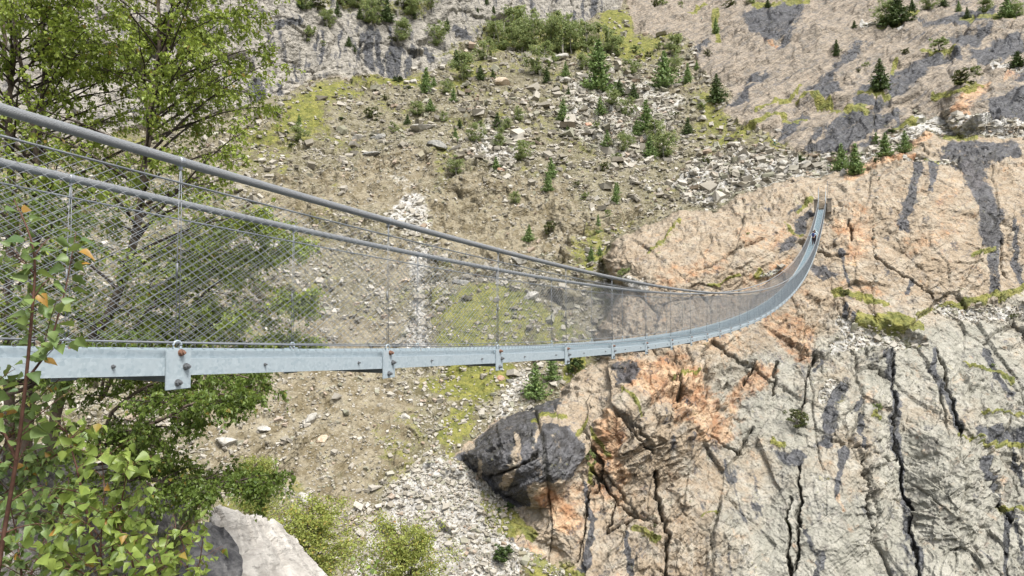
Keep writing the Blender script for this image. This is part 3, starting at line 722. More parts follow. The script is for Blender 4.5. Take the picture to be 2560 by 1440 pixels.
# shared meshes, in part space
def plate_mesh():
    m = MB(); m.box((0, -.004, -.117), ex * .082, ey * .005, ez * .117); me = m.mesh('connector_plate')
    bm = bmesh.new(); bm.from_mesh(me); bmesh.ops.bevel(bm, geom=bm.edges[:], offset=.0025, segments=2, affect='EDGES'); bm.to_mesh(me); bm.free(); return me
def bolt_mesh(rust):
    m = MB(); 
    m.tube([(0, .0, 0), (0, -.004, 0)], .021, 16); m.tube([(0, -.004, 0), (0, -.021, 0)], .0165, 6); m.tube([(0, -.021, 0), (0, -.036, 0)], .0085, 10)
    return m.mesh('bolt')
def small_bolt_mesh():
    m = MB(); m.tube([(0, 0, 0), (0, -.003, 0)], .011, 12); m.tube([(0, -.003, 0), (0, -.012, 0)], .0085, 6); m.tube([(0, -.012, 0), (0, -.022, 0)], .0045, 8); return m.mesh('bolt')
def beam_mesh(side):
    """channel with its flanges to the inside; y+ is inside for the near side"""
    m = MB(); L = 2.0; s = 1 if side == 0 else -1
    m.box((L / 2, .006 * s, -.105), ex * (L / 2), ey * .003, ez * .049)
    m.box((L / 2, .034 * s, -.0595), ex * (L / 2), ey * .025, ez * .0032)
    m.box((L / 2, .034 * s, -.1505), ex * (L / 2), ey * .025, ez * .0032)
    return m.mesh('edge_beam')
def toe_mesh(side):
    m = MB(); s = 1 if side == 0 else -1
    m.box((1.0, .055 * s, -.055), ex * .985, ey * .002, ez * .045); return m.mesh('toe_strip')
def hanger_mesh():
    m = MB()
    for dx in (-.011, .011):
        m.tube([(dx * .6, 0, -.06), (dx, 0, -.5), (dx, 0, -1.06)], .0023, 6)
    m.tube([(0, 0, -.02), (0, 0, -.17)], .005, 6); m.tube([(-.011, 0, -.6), (-.011, 0, -.68)], .0065, 8)
    return m.mesh('hanger', True)
def clamp_mesh():
    m = MB(); m.tube([(-.018, 0, 0), (-.012, 0, 0), (.012, 0, 0), (.018, 0, 0)], [.028, .0305, .0305, .028], 18); m.box((0, 0, -.035), ex * .006, ey * .010, ez * .012)
    return m.mesh('cable_clamp', False)
def ring_mesh():
    m = MB(); a = np.linspace(-.8, 4.6, 18); m.tube(np.stack([.027 * np.cos(a), 0 * a, .027 * np.sin(a) - 1.082], -1), .0075, 8); return m.mesh('eye_ring', True)
def deck_mesh():
    m = MB(); w = BW / 2 - .07
    for i in range(34):
        m.box((.03 + i * .0588, BW / 2, -.075), ex * .017, ey * w, ez * .011)
    for y in (-w, -w / 2, 0, w / 2, w):
        m.box((1.0, BW / 2 + y, -.087), ex * .985, ey * .006, ez * .012)
    for x in (.02, 1.98): m.box((x, BW / 2, -.066), ex * .02, ey * w, ez * .012)
    return m.mesh('deck_panel')
def cross_mesh():
    m = MB(); m.box((0, BW / 2, -.175), ex * .03, ey * (BW / 2 - .012), ez * .018); m.box((0, BW / 2, -.157), ex * .05, ey * (BW / 2 - .012), ez * .003); return m.mesh('cross_beam')
ME = dict(plate=plate_mesh(), b1=bolt_mesh(1), b2=small_bolt_mesh(), beam=[beam_mesh(0), beam_mesh(1)], toe=[toe_mesh(0), toe_mesh(1)], hanger=hanger_mesh(), clamp=clamp_mesh(),
          ring=ring_mesh(), deck=deck_mesh(), cross=cross_mesh())
for key, mt in (('plate', M_STEEL), ('b2', M_BOLT), ('hanger', M_NET), ('clamp', M_WIRE), ('ring', M_STEEL), ('deck', M_GRATE), ('cross', M_DARKST)):
    ME[key].materials.append(mt)
for i in (0, 1): ME['beam'][i].materials.append(M_STEEL); ME['toe'][i].materials.append(M_STEEL)
ME['b1'].materials.append(M_BOLT); me_r = ME['b1'].copy(); me_r.materials.clear(); me_r.materials.append(M_RUST)
NEAR_N = 26          # beams counted from this bank that show their bolts and clamps
FAR = {}
def far_add(name, me, M):
    FAR.setdefault(name, []).append((me, M))
flip = Matrix.Diagonal((1, -1, 1, 1))
for k in range(-3, KEND):
    for side in (0, 1):
        s = 0. if side == 0 else BW
        Mb = frame_at(k, s, H_PLATE, length=True)
        Mp = frame_at(k, s, H_PLATE, slope=False)
        if k < 46:
            bpart('edge_beam', ME['beam'][side], None, M=Mb)
            pl = bpart('connector_plate', ME['plate'], None, M=Mp if side == 0 else Mp @ Matrix.Translation((0, .008, 0)))
            if k < NEAR_N:
                for (bx, bz, rs) in ((.012, -.022, 1), (.046, -.105, 0), (-.006, -.195, 0)):
                    b = link('bolt', me_r if rs else ME['b1'], None, pl); b.location = (bx, -.009 if side == 0 else .001, bz)
                    if side == 1 and rs == 0: b.scale = (.9, .9, .9)
        else:
            far_add('edge_beam', ME['beam'][side], Mb); far_add('connector_plate', ME['plate'], Mp)
        if k < 20:
            for bx in (.66, 1.62):
                M2 = Mb @ Matrix.Translation((bx, .003 if side == 0 else -.003, -.10)) @ (Matrix.Identity(4) if side == 0 else flip)
                bpart('bolt', ME['b2'], None, M=M2)
        if k < 46:
            bpart('toe_strip', ME['toe'][side], None, M=Mb)
            hg = bpart('hanger', ME['hanger'], None, M=frame_at(k, .01 if side == 0 else BW - .01, 0, slope=False))
            if k < NEAR_N:
                link('cable_clamp', ME['clamp'], None, hg); link('eye_ring', ME['ring'], None, hg)
        else:
            far_add('hanger', ME['hanger'], frame_at(k, .01 if side == 0 else BW - .01, 0, slope=False))
    if k < KEND - 2: bpart('deck_panel', ME['deck'], None, M=frame_at(k, 0, H_PLATE, length=True))
    bpart('cross_beam', ME['cross'], None, M=frame_at(k, 0, H_PLATE, slope=False))
for name, lst in FAR.items():
    m = MB(); mat = lst[0][0].materials[0]
    for me, M in lst:
        n = len(me.vertices); co = np.zeros(n * 3, np.float32); me.vertices.foreach_get('co', co); co = co.reshape(-1, 3) @ np.array(M.to_3x3()).T + np.array(M.translation)
        q = [tuple(p.vertices) for p in me.polygons if len(p.vertices) == 4]; t = [tuple(p.vertices) for p in me.polygons if len(p.vertices) == 3]
        m.add(co, q, t)
    tag(bpart(name, m.mesh(name), mat), kind='stuff')

# ------------------------------------------------------------------ far landing: concrete abutment, timber stairs, two rods
KE = KEND - .02
pe = bp(KE, BW / 2, H_PLATE)
ab = empty('abutment', tuple(pe)); tag(ab, 'weathered brown concrete anchor block under the top of the stairs', 'abutment')
def local(o, d=0, a=0, h=0): return np.array([0., 0, 0]) + BD * d + BN * a + np.array([0, 0, h])
def lbox(m, c, hd, ha, hh): return m.box(local(0, *c), BD * hd, BN * ha, np.array([0, 0, hh]))
m = MB()
for sg in (-1, 1): lbox(m, (1.2, sg * 1.0, -.1), .5, .32, 1.1)
lbox(m, (1.9, 0, -1.2), .5, 1.25, 1.6); m.build('anchor_wall', M_CONC, ab)
m = MB(); lbox(m, (1.2, 1.02, 1.06), .62, .42, .06); lbox(m, (1.2, -1.02, 1.06), .62, .42, .06); m.build('cap_slab', plain('pale_concrete', (.36, .33, .27), .9), ab)
stt = empty('stairs', tuple(pe)); tag(stt, 'steep timber stairs climbing from the far end of the footbridge to the rock', 'stairs')
m = MB()
N_ST = 11
st_pos = [(-3.7 + i * .36, i * .30 - 1.0) for i in range(N_ST)]
for i, (d, h) in enumerate(st_pos):
    mm = MB(); lbox(mm, (d, 0, h), .12, .50, .05); mm.build('tread', M_WOOD, stt)
for sg in (-1, 1):
    mm = MB(); a = local(0, st_pos[0][0], sg * .53, st_pos[0][1]); b = local(0, st_pos[-1][0], sg * .53, st_pos[-1][1])
    dd = (b - a) / 2; up = np.cross(dd / np.linalg.norm(dd), BN); mm.box((a + b) / 2, dd * 1.03, BN * .02, up * .05); mm.build('stringer', M_STEEL, stt)
    mm = MB(); o = np.array([0, 0, .95]); mm.tube([a + o * .1, a + o, b + o, b + o * .1], .014, 6); mm.build('handrail', M_STEEL, stt)
for sg, hgt in ((-1, 3.0), (1, 2.2)):
    r_ = MB(); r_.tube([(0, 0, 0), (0, 0, hgt)], .035, 8); r_.box((0, 0, .02), ex * .12, ey * .12, ez * .02); o = r_.build('guide_rod', M_WIRE)
    q = pe + BD * 2.6 + BN * (.72 * sg * 1.0) + np.array([0, 0, 1.4]); o.location = tuple(q)
    tag(o, 'tall thin steel rod right of the stair head' if sg < 0 else 'shorter thin steel rod left of the stair head', 'rod')
print('bridge', time.time() - T0)
# ------------------------------------------------------------------ loose stones (uncountable) and the boulders one can point at
def stone_material(name, lo, hi):
    t = NT(name); a = t.n('Attribute', attribute_name='tint'); s = t.n('SeparateColor'); t.l(a.outputs['Color'], s.inputs[0])
    n = t.noise(t.pos(), 3., 5, .65)
    c = t.mix(s.outputs[0], lo, hi); c = t.mix(t.math('MULTIPLY', t.ss(s.outputs[1], .9, .96), .45), c, (.36, .24, .16))
    c = t.mix(t.math('MULTIPLY', t.ss(s.outputs[2], .8, .9), .6), c, (.22, .225, .15))
    c = t.mix(t.math('MULTIPLY', t.ss(n, .5, .72), .45), c, (.15, .14, .12))
    return t.done(t.bsdf(c, .88, n, .4, .1, spec=.25))
M_STONE = stone_material('scree_stone', (.20, .178, .135), (.455, .425, .365))
cube = np.array([(i, j, k) for k in (-1, 1) for j in (-1, 1) for i in (-1, 1)], float)
cubeq = np.array([(0, 2, 3, 1), (4, 5, 7, 6), (0, 1, 5, 4), (2, 6, 7, 3), (0, 4, 6, 2), (1, 3, 7, 5)])
def rot_frames(nrm, n, tilt):
    z = nrm + tilt * rng.normal(size=(n, 3)); z /= np.linalg.norm(z, axis=1)[:, None]
    r = rng.normal(size=(n, 3)); x = r - (r * z).sum(1)[:, None] * z; x /= np.linalg.norm(x, axis=1)[:, None]
    return np.stack([x, np.cross(z, x), z], -1)
def scatter(name, px, py, size_px, mat, sink=.15, tilt=.35, flat=(.28, .6)):
    n = len(px); c = ground(px, py); nr = N0[np.clip(((py - GY[0]) / STEP).astype(int), 0, NH - 1), np.clip(((px - GX[0]) / STEP).astype(int), 0, NW - 1)]
    nr = nr * .6 + np.array([0, 0, .6]); 
    s = size_px * c[:, 1] / FPX / 2
    ext = np.stack([s, s * rng.uniform(.5, .95, n), s * rng.uniform(*flat, n)], -1)
    v = (cube[None] * rng.uniform(.55, 1.15, (n, 8, 3)) + rng.normal(0, .14, (n, 8, 3))) * ext[:, None]
    F = rot_frames(nr, n, tilt)
    v = np.einsum('nij,nvj->nvi', F, v) + (c + nr * (ext[:, 2] * (1 - 2 * sink))[:, None])[:, None]
    q = (cubeq[None] + (np.arange(n) * 8)[:, None, None]).reshape(-1, 4)
    me = mesh_np(name, v.reshape(-1, 3), quads=q)
    tint = np.repeat(np.concatenate([np.clip(rng.normal(.5, .28, (n, 1)), 0, 1), rng.random((n, 2)), np.ones((n, 1))], 1), 8, 0)
    attr(me, 'tint', tint)
    return link(name, me, mat)
def sample(n, box, dens):
    x = rng.uniform(box[0], box[2], n); y = rng.uniform(box[1], box[3], n)
    k = rng.random(n) < dens(x, y); return x[k], y[k]
loose = 1 - np.clip(rockM, 0, 1)
clump = sstep(-.25, .45, fbm(PX / 60, PY / 45, 201, 4))
patch = sstep(-.3, .3, fbm(PX / 120, PY / 90, 207, 3))
DENS = np.clip(loose * (.26 + .74 * clump ** 1.4) * (1 - .5 * soil * (1 - .6 * clump)) * (1 - .72 * grassF) + .9 * ledge * spurW + .8 * loose * gravel, 0, 1)
x, y = sample(170000, (-60, -20, 2700, 1560), lambda x, y: gmap(DENS, x, y))
gv_ = gmap(gravel, x, y); bf = ((x > 1640) & (y > 340) & (y < 520)) | ((x > 1150) & (x < 1800) & (y > 150) & (y < 430))
sz = np.clip(rng.lognormal(math.log(5.6), .55, len(x)), 3.5, 30) * np.where(bf, 1.3, 1.0) * np.where(gmap(soil, x, y) > .5, .75, 1) * np.where((gv_ > .5) & ~bf, .85, 1) * np.where(gmap(spurW, x, y) > .5, .8, 1)
sc1 = scatter('scree', x, y, sz, M_STONE)
tag(sc1, kind='stuff')
print('stones', len(x), time.time() - T0)

def boulder_mesh(seed, ext, sub=3, cuts=14, rough=.05):
    r = np.random.default_rng(seed)
    bm = bmesh.new(); bmesh.ops.create_icosphere(bm, subdivisions=sub, radius=1.)
    co = np.array([v.co for v in bm.verts])
    for _ in range(cuts):
        d = r.normal(size=3); d /= np.linalg.norm(d); h = r.uniform(.5, .82)
        e = co @ d - h; co = co - np.maximum(e, 0)[:, None] * d
    co += rough * np.stack([fbm(co[:, 0] * 2.5 + seed, co[:, 1] * 2.5 + co[:, 2] * 1.7, 300 + i, 4) for i in range(3)], -1)
    co *= np.asarray(ext)
    for v, c in zip(bm.verts, co): v.co = c
    me = bpy.data.meshes.new('boulder'); bm.to_mesh(me); bm.free(); return me
def boulder_material(name, a, b, dark=(.12, .115, .105), grain=1.5):
    t = NT(name); p = t.obj(); n = t.noise(p, grain, 7, .65); f = t.noise(t.map(p, (.6, 1, 3.5), (.3, .2, 0)), grain * 1.3, 6, .65, .5)
    c = t.mix(t.ss(n, .35, .65), a, b); c = t.mix(t.math('MULTIPLY', t.ss(f, .55, .68), .6), c, dark)
    return t.done(t.bsdf(c, .88, t.math('ADD', n, f), .6, .15, spec=.25))
MB_GREY = boulder_material('boulder_grey', (.34, .325, .285), (.50, .475, .42)); MB_RED = boulder_material('boulder_reddish', (.36, .19, .12), (.50, .36, .27))
MB_DARK = boulder_material('boulder_dark', (.15, .15, .14), (.30, .29, .26)); MB_TAN = boulder_material('boulder_tan', (.40, .31, .21), (.52, .44, .34))
# px, py, width px, height px, tilt in the picture (deg), material, label
BOULD = [
 (772, 1058, 62, 30, 38, MB_GREY, 'long pale flat slab lying tilted on the bare earth below the bridge beam'),
 (562, 1103, 62, 26, -8, MB_GREY, 'flat grey slab half buried at the left edge of the eroded earth'),
 (805, 1100, 46, 26, 10, MB_TAN, 'brownish block sunk in the earth just below the long pale slab'),
 (665, 1070, 48, 16, -12, MB_GREY, 'thin grey flake sticking out of the eroded earth'),
 (1252, 945, 30, 22, 0, MB_RED, 'rounded reddish stone right beneath the beam plates'),
 (1275, 950, 28, 18, -5, MB_DARK, 'grey stone beside the reddish one beneath the beam'),
 (1012, 1042, 28, 34, 60, MB_GREY, 'bright white angular block on the green slope below the beam'),
 (1298, 655, 44, 34, 0, MB_GREY, 'big whitish boulder with a dark foot just under the handrail cable'),
 (1325, 750, 50, 30, 25, MB_GREY, 'jagged pale rock seen through the wire net'),
 (1150, 692, 74, 18, 0, MB_DARK, 'long low dark rock with a shadowed underside behind the net'),
 (1010, 690, 46, 16, 14, MB_TAN, 'flat ochre rock seen through the net under the handrail'),
 (1855, 402, 62, 26, 22, MB_GREY, 'largest pale slab lying across the boulder field'),
 (1838, 432, 34, 26, 10, MB_GREY, 'cube shaped pale block below the largest slab of the boulder field'),
 (1740, 445, 34, 22, 15, MB_GREY, 'pale block at the middle of the boulder field'),
 (1648, 478, 26, 24, 0, MB_GREY, 'white squarish block at the lower left of the boulder field'),
 (1620, 475, 26, 20, 0, MB_GREY, 'pale block at the left end of the boulder field, left of the white square one'),
 (1905, 420, 36, 24, -8, MB_GREY, 'grey block right of the cube shaped one in the boulder field'),
 (1960, 418, 40, 24, 12, MB_GREY, 'blocky grey boulder above the smooth rock left of the bridge end'),
 (2020, 412, 40, 26, -10, MB_GREY, 'greenish grey boulder right above the end of the bridge'),
 (2112, 436, 26, 32, 30, MB_GREY, 'white pointed boulder beside the larch at the bridge end'),
 (1655, 284, 30, 22, 25, MB_GREY, 'pale square block beside the tall larch on the right scree'),
 (1252, 212, 60, 34, 8, MB_TAN, 'wide tan boulder in the middle of the scree under the birches'),
 (1035, 207, 24, 20, 0, MB_GREY, 'pale oval boulder at the foot of the grey cliff'),
 (1397, 152, 52, 22, 8, MB_GREY, 'long grey boulder beneath the birch wood'),
 (1410, 205, 42, 20, 20, MB_GREY, 'slanting pale slab on the scree below the birch wood'),
 (1535, 178, 40, 22, 5, MB_GREY, 'grey boulder between the tall larch and the round birch'),
 (1255, 425, 16, 30, 70, MB_RED, 'upright salmon coloured rock in the eroded bank'),
 (1470, 315, 30, 16, 10, MB_RED, 'low reddish boulder on the middle scree'),
 (945, 345, 50, 24, 12, MB_DARK, 'dark jutting rock at the top of the eroded hollow'),
 (930, 385, 60, 22, 15, MB_DARK, 'dark grey overhanging rock above the eroded hollow'),
 (1095, 372, 62, 30, -5, MB_DARK, 'broad dark outcrop right of the eroded hollow'),
 (1055, 330, 70, 24, 6, MB_GREY, 'layered grey ledge in the middle of the scree'),
 (895, 335, 44, 20, 0, MB_GREY, 'flat grey rock left of the dark jutting rock'),
 (2172, 283, 28, 18, 5, MB_TAN, 'single tan block resting on the dark slabs'),
 (1945, 329, 20, 12, 0, MB_GREY, 'small white block on the grass at the foot of the slabs'),
 (2255, 350, 30, 22, 30, MB_GREY, 'pale block between the larches on the scree at the right'),
 (1590, 262, 26, 14, 5, MB_RED, 'rusty brown rock below the conifers on the right scree'),
 (760, 1250, 40, 46, 70, MB_GREY, 'pale wedge of rock above the yellow birch below the bridge'),
 (1130, 1420, 44, 34, 35, MB_GREY, 'pale angular block on the white gravel at the lower edge'),
]
for i, (px, py, wd, ht, ang, mat, lab) in enumerate(BOULD):
    c = ground(np.array([px]), np.array([py]))[0]; s = c[1] / FPX / 2
    me = boulder_mesh(400 + i, (wd * s, wd * s * .75, ht * s), 3, 16, .07); me.materials.append(mat)
    o = link('boulder', me); o.location = tuple(c + np.array([0, .1 * wd * s, .15 * ht * s])); o.rotation_euler = (0, -R(ang), R(-10 + (i * 37) % 40))
    tag(o, lab, 'boulder', 'boulders lying on the slope')
print('boulders', time.time() - T0)
# ------------------------------------------------------------------ trees and shrubs on the far slope
def leaf_material(name, lo, hi, third, trans=.25):
    t = NT(name); a = t.n('Attribute', attribute_name='tint'); s = t.n('SeparateColor'); t.l(a.outputs['Color'], s.inputs[0])
    c = t.mix(s.outputs[0], lo, hi); c = t.mix(t.ss(s.outputs[1], .88, .96), c, third)
    b = t.bsdf(c, .55, spec=.3); tr = t.n('BsdfTranslucent'); t.l(c, tr.inputs[0])
    mx = t.n('MixShader'); mx.inputs[0].default_value = trans; t.l(b.outputs[0], mx.inputs[1]); t.l(tr.outputs[0], mx.inputs[2])
    return t.done(mx)
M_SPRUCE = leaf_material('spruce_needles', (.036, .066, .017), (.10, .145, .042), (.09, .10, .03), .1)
M_LARCH = leaf_material('larch_needles', (.105, .175, .05), (.23, .32, .11), (.18, .20, .06), .2)
M_BIRCH = leaf_material('birch_leaves_far', (.19, .245, .085), (.38, .44, .19), (.30, .29, .09), .42)
M_YELLOW = leaf_material('yellow_birch_leaves', (.25, .295, .065), (.46, .50, .14), (.45, .34, .09), .35)
M_OLIVE = leaf_material('olive_shrub_leaves', (.065, .085, .024), (.15, .17, .055), (.2, .17, .05), .2)
M_BARK = plain('dark_bark', (.085, .068, .052), .9, .35, 6, bump=.5, bd=.02)
M_PALE = plain('pale_birch_bark', (.40, .38, .33), .8, .4, 5)

def quads_at(C, size, r, up=0.):
    """leaf clump faces: random small quads around the points C"""
    n = len(C)
    a = r.normal(size=(n, 3)); a[:, 2] *= .7; a /= np.linalg.norm(a, axis=1)[:, None]
    b = r.normal(size=(n, 3)); b -= (a * b).sum(1)[:, None] * a; b /= np.linalg.norm(b, axis=1)[:, None]
    s = size * r.uniform(.6, 1.3, (n, 1))
    v = np.stack([C - a * s, C - b * s * .55, C + a * s, C + b * s * .55], 1)
    return v.reshape(-1, 3), np.arange(n * 4).reshape(n, 4)
def crown_mesh(name, C, size, r, mat, tint=None):
    v, q = quads_at(C, size, r); me = mesh_np(name, v, quads=q); n = len(C)
    tn = np.clip(r.normal(.45, .22, n), 0, 1) if tint is None else tint
    attr(me, 'tint', np.repeat(np.stack([tn, r.random(n), r.random(n), np.ones(n)], -1), 4, 0)); me.materials.append(mat); return me
def conifer(seed, slim=.2, mat=None, n_lev=26, droop=.35, dens=1.):
    """unit height conifer: trunk mesh, crown mesh"""
    r = np.random.default_rng(seed); C = []; T = []
    for lev in range(n_lev):
        t = .05 + .95 * (lev + r.uniform(-.3, .3)) / n_lev; rad = slim * (1 - t) ** .85 * (1 + .25 * r.normal()) + .012
        nb = int((5 + 6 * (1 - t)) * dens); a0 = r.uniform(0, 6.28)
        for j in range(nb):
            a = a0 + j * 6.283 / nb + r.normal() * .25; L = rad * r.uniform(.6, 1.2); m = max(4, int(L / .016))
            s = np.linspace(.15, 1, m) ** .8
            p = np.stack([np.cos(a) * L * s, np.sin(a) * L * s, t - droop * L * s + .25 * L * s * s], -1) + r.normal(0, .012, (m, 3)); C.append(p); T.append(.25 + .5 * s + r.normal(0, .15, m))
    C = np.concatenate(C); T = np.clip(np.concatenate(T), 0, 1)
    tk = MB(); tk.tube([(0, 0, -.05), (0, 0, .5), (0, 0, .97)], [.016, .010, .002], 6)
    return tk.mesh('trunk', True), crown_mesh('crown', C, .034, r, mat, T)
def broadleaf(seed, wide=.42, mat=None, n_clump=34, stems=3, low=.22, leaf=.024, per=40):
    r = np.random.default_rng(seed); tk = MB(); C = []; T = []
    tips = []
    for s in range(stems):
        a = r.uniform(0, 6.28); lean = r.uniform(.03, .2) * (0 if stems == 1 else 1); top = r.uniform(.75, .95)
        q = np.linspace(0, 1, 6); p = np.stack([np.cos(a) * lean * q ** 1.2, np.sin(a) * lean * q ** 1.2, -.04 + (top + .04) * q], -1) + r.normal(0, .008, (6, 3)) * q[:, None]
        tk.tube(p, .012 * (1 - q * .85), 5)
        for b in range(max(3, n_clump // stems)):
            t = r.uniform(low, 1); base = p[0] + (p[-1] - p[0]) * t * .92; ang = r.uniform(0, 6.28)
            prof = math.sin(math.pi * min(1, (t - low + .12) / (1.12 - low))) ** .7
            L = wide * .55 * prof * r.uniform(.45, 1.1); e = base + np.array([math.cos(ang) * L, math.sin(ang) * L, L * r.uniform(.1, .7)])
            tk.tube([base, (base + e) / 2 + [0, 0, .01], e], [.0045, .003, .0012], 3, cap=False); tips.append((e, .05 + .07 * prof))
            if L > .12: tips.append(((base + e) / 2, .05))
    for e, rad in tips:
        n = int(per * r.uniform(.5, 1.4)); d = r.normal(size=(n, 3)); d /= np.linalg.norm(d, axis=1)[:, None]; d *= rad * r.random((n, 1)) ** .45; d[:, 2] *= .75
        C.append(e + d); T.append(np.clip(.4 + r.normal(0, .1) + r.normal(0, .18, n), 0, 1))
    return tk.mesh('trunk', True), crown_mesh('crown', np.concatenate(C), leaf, r, mat, np.concatenate(T))
def proto(kind, i):
    if kind == 'spruce': return conifer(500 + i, (.28 + .04 * i), M_SPRUCE, 24, .30, 1.1), M_BARK
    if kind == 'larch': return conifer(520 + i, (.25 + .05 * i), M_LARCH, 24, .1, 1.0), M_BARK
    if kind == 'pine': return broadleaf(540 + i, .75, M_SPRUCE, 26, 3, .02, .042, 66), M_BARK
    if kind == 'birch': return broadleaf(560 + i, (.46 + .08 * i), M_BIRCH, 46, 2 + i % 3, .16, .024, 42), M_PALE
    if kind == 'shrub': return broadleaf(580 + i, .95, M_OLIVE if i % 2 else M_BIRCH, 26, 5, .05, .040, 50), M_BARK
    if kind == 'gold': return broadleaf(600 + i, .75, M_YELLOW, 120, 5, .08, .0105, 90), M_BARK
PROTO = {}
for kind, n in (('spruce', 3), ('larch', 3), ('pine', 2), ('birch', 4), ('shrub', 4), ('gold', 2)):
    for i in range(n):
        (tm, cm), bark = proto(kind, i); tm.materials.append(bark); PROTO[kind, i] = (tm, cm)
PN = dict(spruce=3, larch=3, pine=2, birch=4, shrub=4, gold=2)
NAME = dict(spruce='spruce_tree', larch='larch_tree', pine='dwarf_pine', birch='birch_tree', shrub='shrub', gold='yellow_birch')
CATG = dict(spruce='tree', larch='tree', pine='shrub', birch='tree', shrub='shrub', gold='tree')
S_, L_, P_, B_, U_2 = 'spruce', 'larch', 'pine', 'birch', 'shrub'
# kind, x, foot y, height, width factor, region
TREES = []
def row(reg, kind, *pts):
    for p in pts: TREES.append((kind, p[0], p[1], p[2], p[3] if len(p) > 3 else 1., reg))
row('on the cliff top ledge', B_, (815, 76, 56, 1.2), (885, 24, 46, 1.5), (922, 70, 78, 1.2), (1030, 40, 62, 1.3), (1004, 102, 66, 1.0), (1107, 108, 72, 1.1), (758, 30, 36, 1.6), (1075, 20, 40, 1.3))
row('on the cliff top ledge', S_, (774, 26, 28), (840, 46, 42, 1.1), (899, 54, 32), (967, 57, 58), (1124, 68, 34), (871, 121, 28), (884, 128, 18), (1190, 34, 14), (1228, 40, 20), (1211, 18, 22), (1036, 42, 22, 1.5), (745, 24, 26, 1.4))
row('on the cliff top ledge', U_2, (767, 102, 48, .8), (978, 101, 18, 1.3), (806, 116, 16), (790, 34, 34, 1.5), (860, 22, 30, 1.4), (1010, 18, 30, 1.5), (950, 16, 34, 1.4))
W = 'in the upper birch wood'
row(W, B_, (1253, 127, 84, 1.0), (1280, 117, 112, .95), (1330, 130, 110, .95), (1305, 134, 68), (1350, 193, 88, 1.0), (1408, 139, 116, .9), (1428, 134, 102, .9), (1467, 126, 78), (1515, 130, 74), (1536, 139, 60, 1.2), (1375, 128, 80), (1390, 100, 70), (1212, 157, 54, 1.1), (1460, 178, 48), (1236, 100, 60))
row(W, S_, (1367, 207, 38, 1.1), (1384, 160, 26, 1.3))
M1 = 'on scree below the cliff'
row(M1, B_, (1156, 210, 86, 1.05), (1117, 248, 42, 1.2), (1043, 292, 40, 1.3), (1190, 358, 58, .9), (750, 350, 46, 1.4), (1140, 446, 50, 1.2), (1110, 312, 30), (985, 330, 28))
row(M1, S_, (1140, 172, 46), (1201, 210, 38), (1232, 202, 26), (1018, 313, 28), (1149, 328, 22, 1.3))
row(M1, L_, (1065, 242, 66), (1134, 264, 36), (1076, 288, 32, 1.3), (1138, 358, 36), (746, 308, 28), (1085, 222, 26))
row(M1, U_2, (930, 299, 38, 1.1), (1165, 170, 22), (960, 250, 16, 1.4), (690, 290, 30))
row(M1, P_, (985, 198, 16), (998, 202, 20, 1.1), (852, 299, 11, 1.6), (714, 331, 14), (729, 373, 14, 1.3), (800, 230, 9), (723, 276, 9), (1023, 222, 13), (1170, 240, 12), (880, 205, 8))
M2_ = 'on the middle scree'
row(M2_, B_, (1295, 307, 42), (1265, 322, 32, 1.2), (1305, 400, 58, 1.15), (1247, 367, 40, 1.2), (1253, 340, 34), (1290, 512, 34, 1.2))
row(M2_, S_, (1243, 317, 42), (1421, 237, 26, 1.1), (1549, 235, 42, 1.1), (1585, 252, 48, 1.05))
row(M2_, L_, (1240, 420, 34, 1.3), (1408, 302, 56, 1.1), (1501, 290, 48, 1.1), (1378, 450, 52, 1.1), (1370, 478, 48, 1.1), (1414, 196, 42, .9), (1420, 330, 26))
row(M2_, U_2, (1490, 324, 24), (1512, 430, 28), (1460, 497, 22), (1340, 355, 20), (1420, 412, 14), (1380, 420, 20))
R3 = 'on scree left of dark slabs'
row(R3, L_, (1498, 224, 132, 1.05), (1661, 224, 92, 1.0), (1720, 213, 55, .9), (1616, 330, 82, 1.05), (1519, 362, 42), (1790, 80, 42, .9), (1592, 335, 40, 1.2), (1625, 392, 54, 1.1), (1742, 171, 26))
row(R3, S_, (1793, 264, 76, .9), (1720, 331, 42, .95))
row(R3, B_, (1578, 184, 44, 1.3), (1685, 137, 64, 1.0), (1688, 180, 54), (1533, 282, 44, 1.2), (1567, 292, 52), (1567, 380, 58, 1.1), (1661, 392, 84, 1.1), (1640, 350, 60), (1480, 170, 60))
row(R3, U_2, (1646, 122, 22), (1623, 138, 20), (1592, 132, 28, 1.1), (1769, 140, 20), (1757, 282, 22), (1765, 418, 22, 1.3), (1795, 498, 20), (1690, 300, 22), (1540, 400, 26))
RT = 'on the upper right slabs'
row(RT, S_, (2092, 147, 42, .9), (2137, 69, 20), (2245, 66, 78, 1.2), (2282, 42, 44, 1.2), (2203, 242, 80, .95), (2547, 160, 40, 1.5), (2420, 44, 30), (2360, 16, 34), (1920, 18, 22, 1.4))
row(RT, B_, (2215, 62, 66, 1.3), (2327, 26, 44, 1.3), (2467, 35, 44, 1.2), (2545, 40, 50, 1.3), (1880, 8, 24, 1.4))
row(RT, L_, (2520, 44, 56, 1.2), (2400, 20, 30))
row(RT, U_2, (2267, 135, 18, 1.3), (2350, 134, 34, 1.5), (2415, 213, 42, 1.4), (2165, 167, 18), (2145, 185, 14), (2440, 190, 26), (1825, 20, 22, 1.4), (1655, 12, 20, 1.4), (1640, 20, 22), (1702, 20, 16))
BE = 'by the boulder field'
row(BE, L_, (2105, 427, 66, 1.0), (2140, 437, 78, 1.1), (2215, 395, 58, 1.2), (2265, 389, 54, 1.0), (2192, 358, 30, 1.2))
row(BE, P_, (2000, 402, 36, .8), (2082, 394, 16), (2228, 331, 16, 1.4), (2193, 409, 16), (2540, 330, 10, 1.6))
ER = 'behind the wire net'
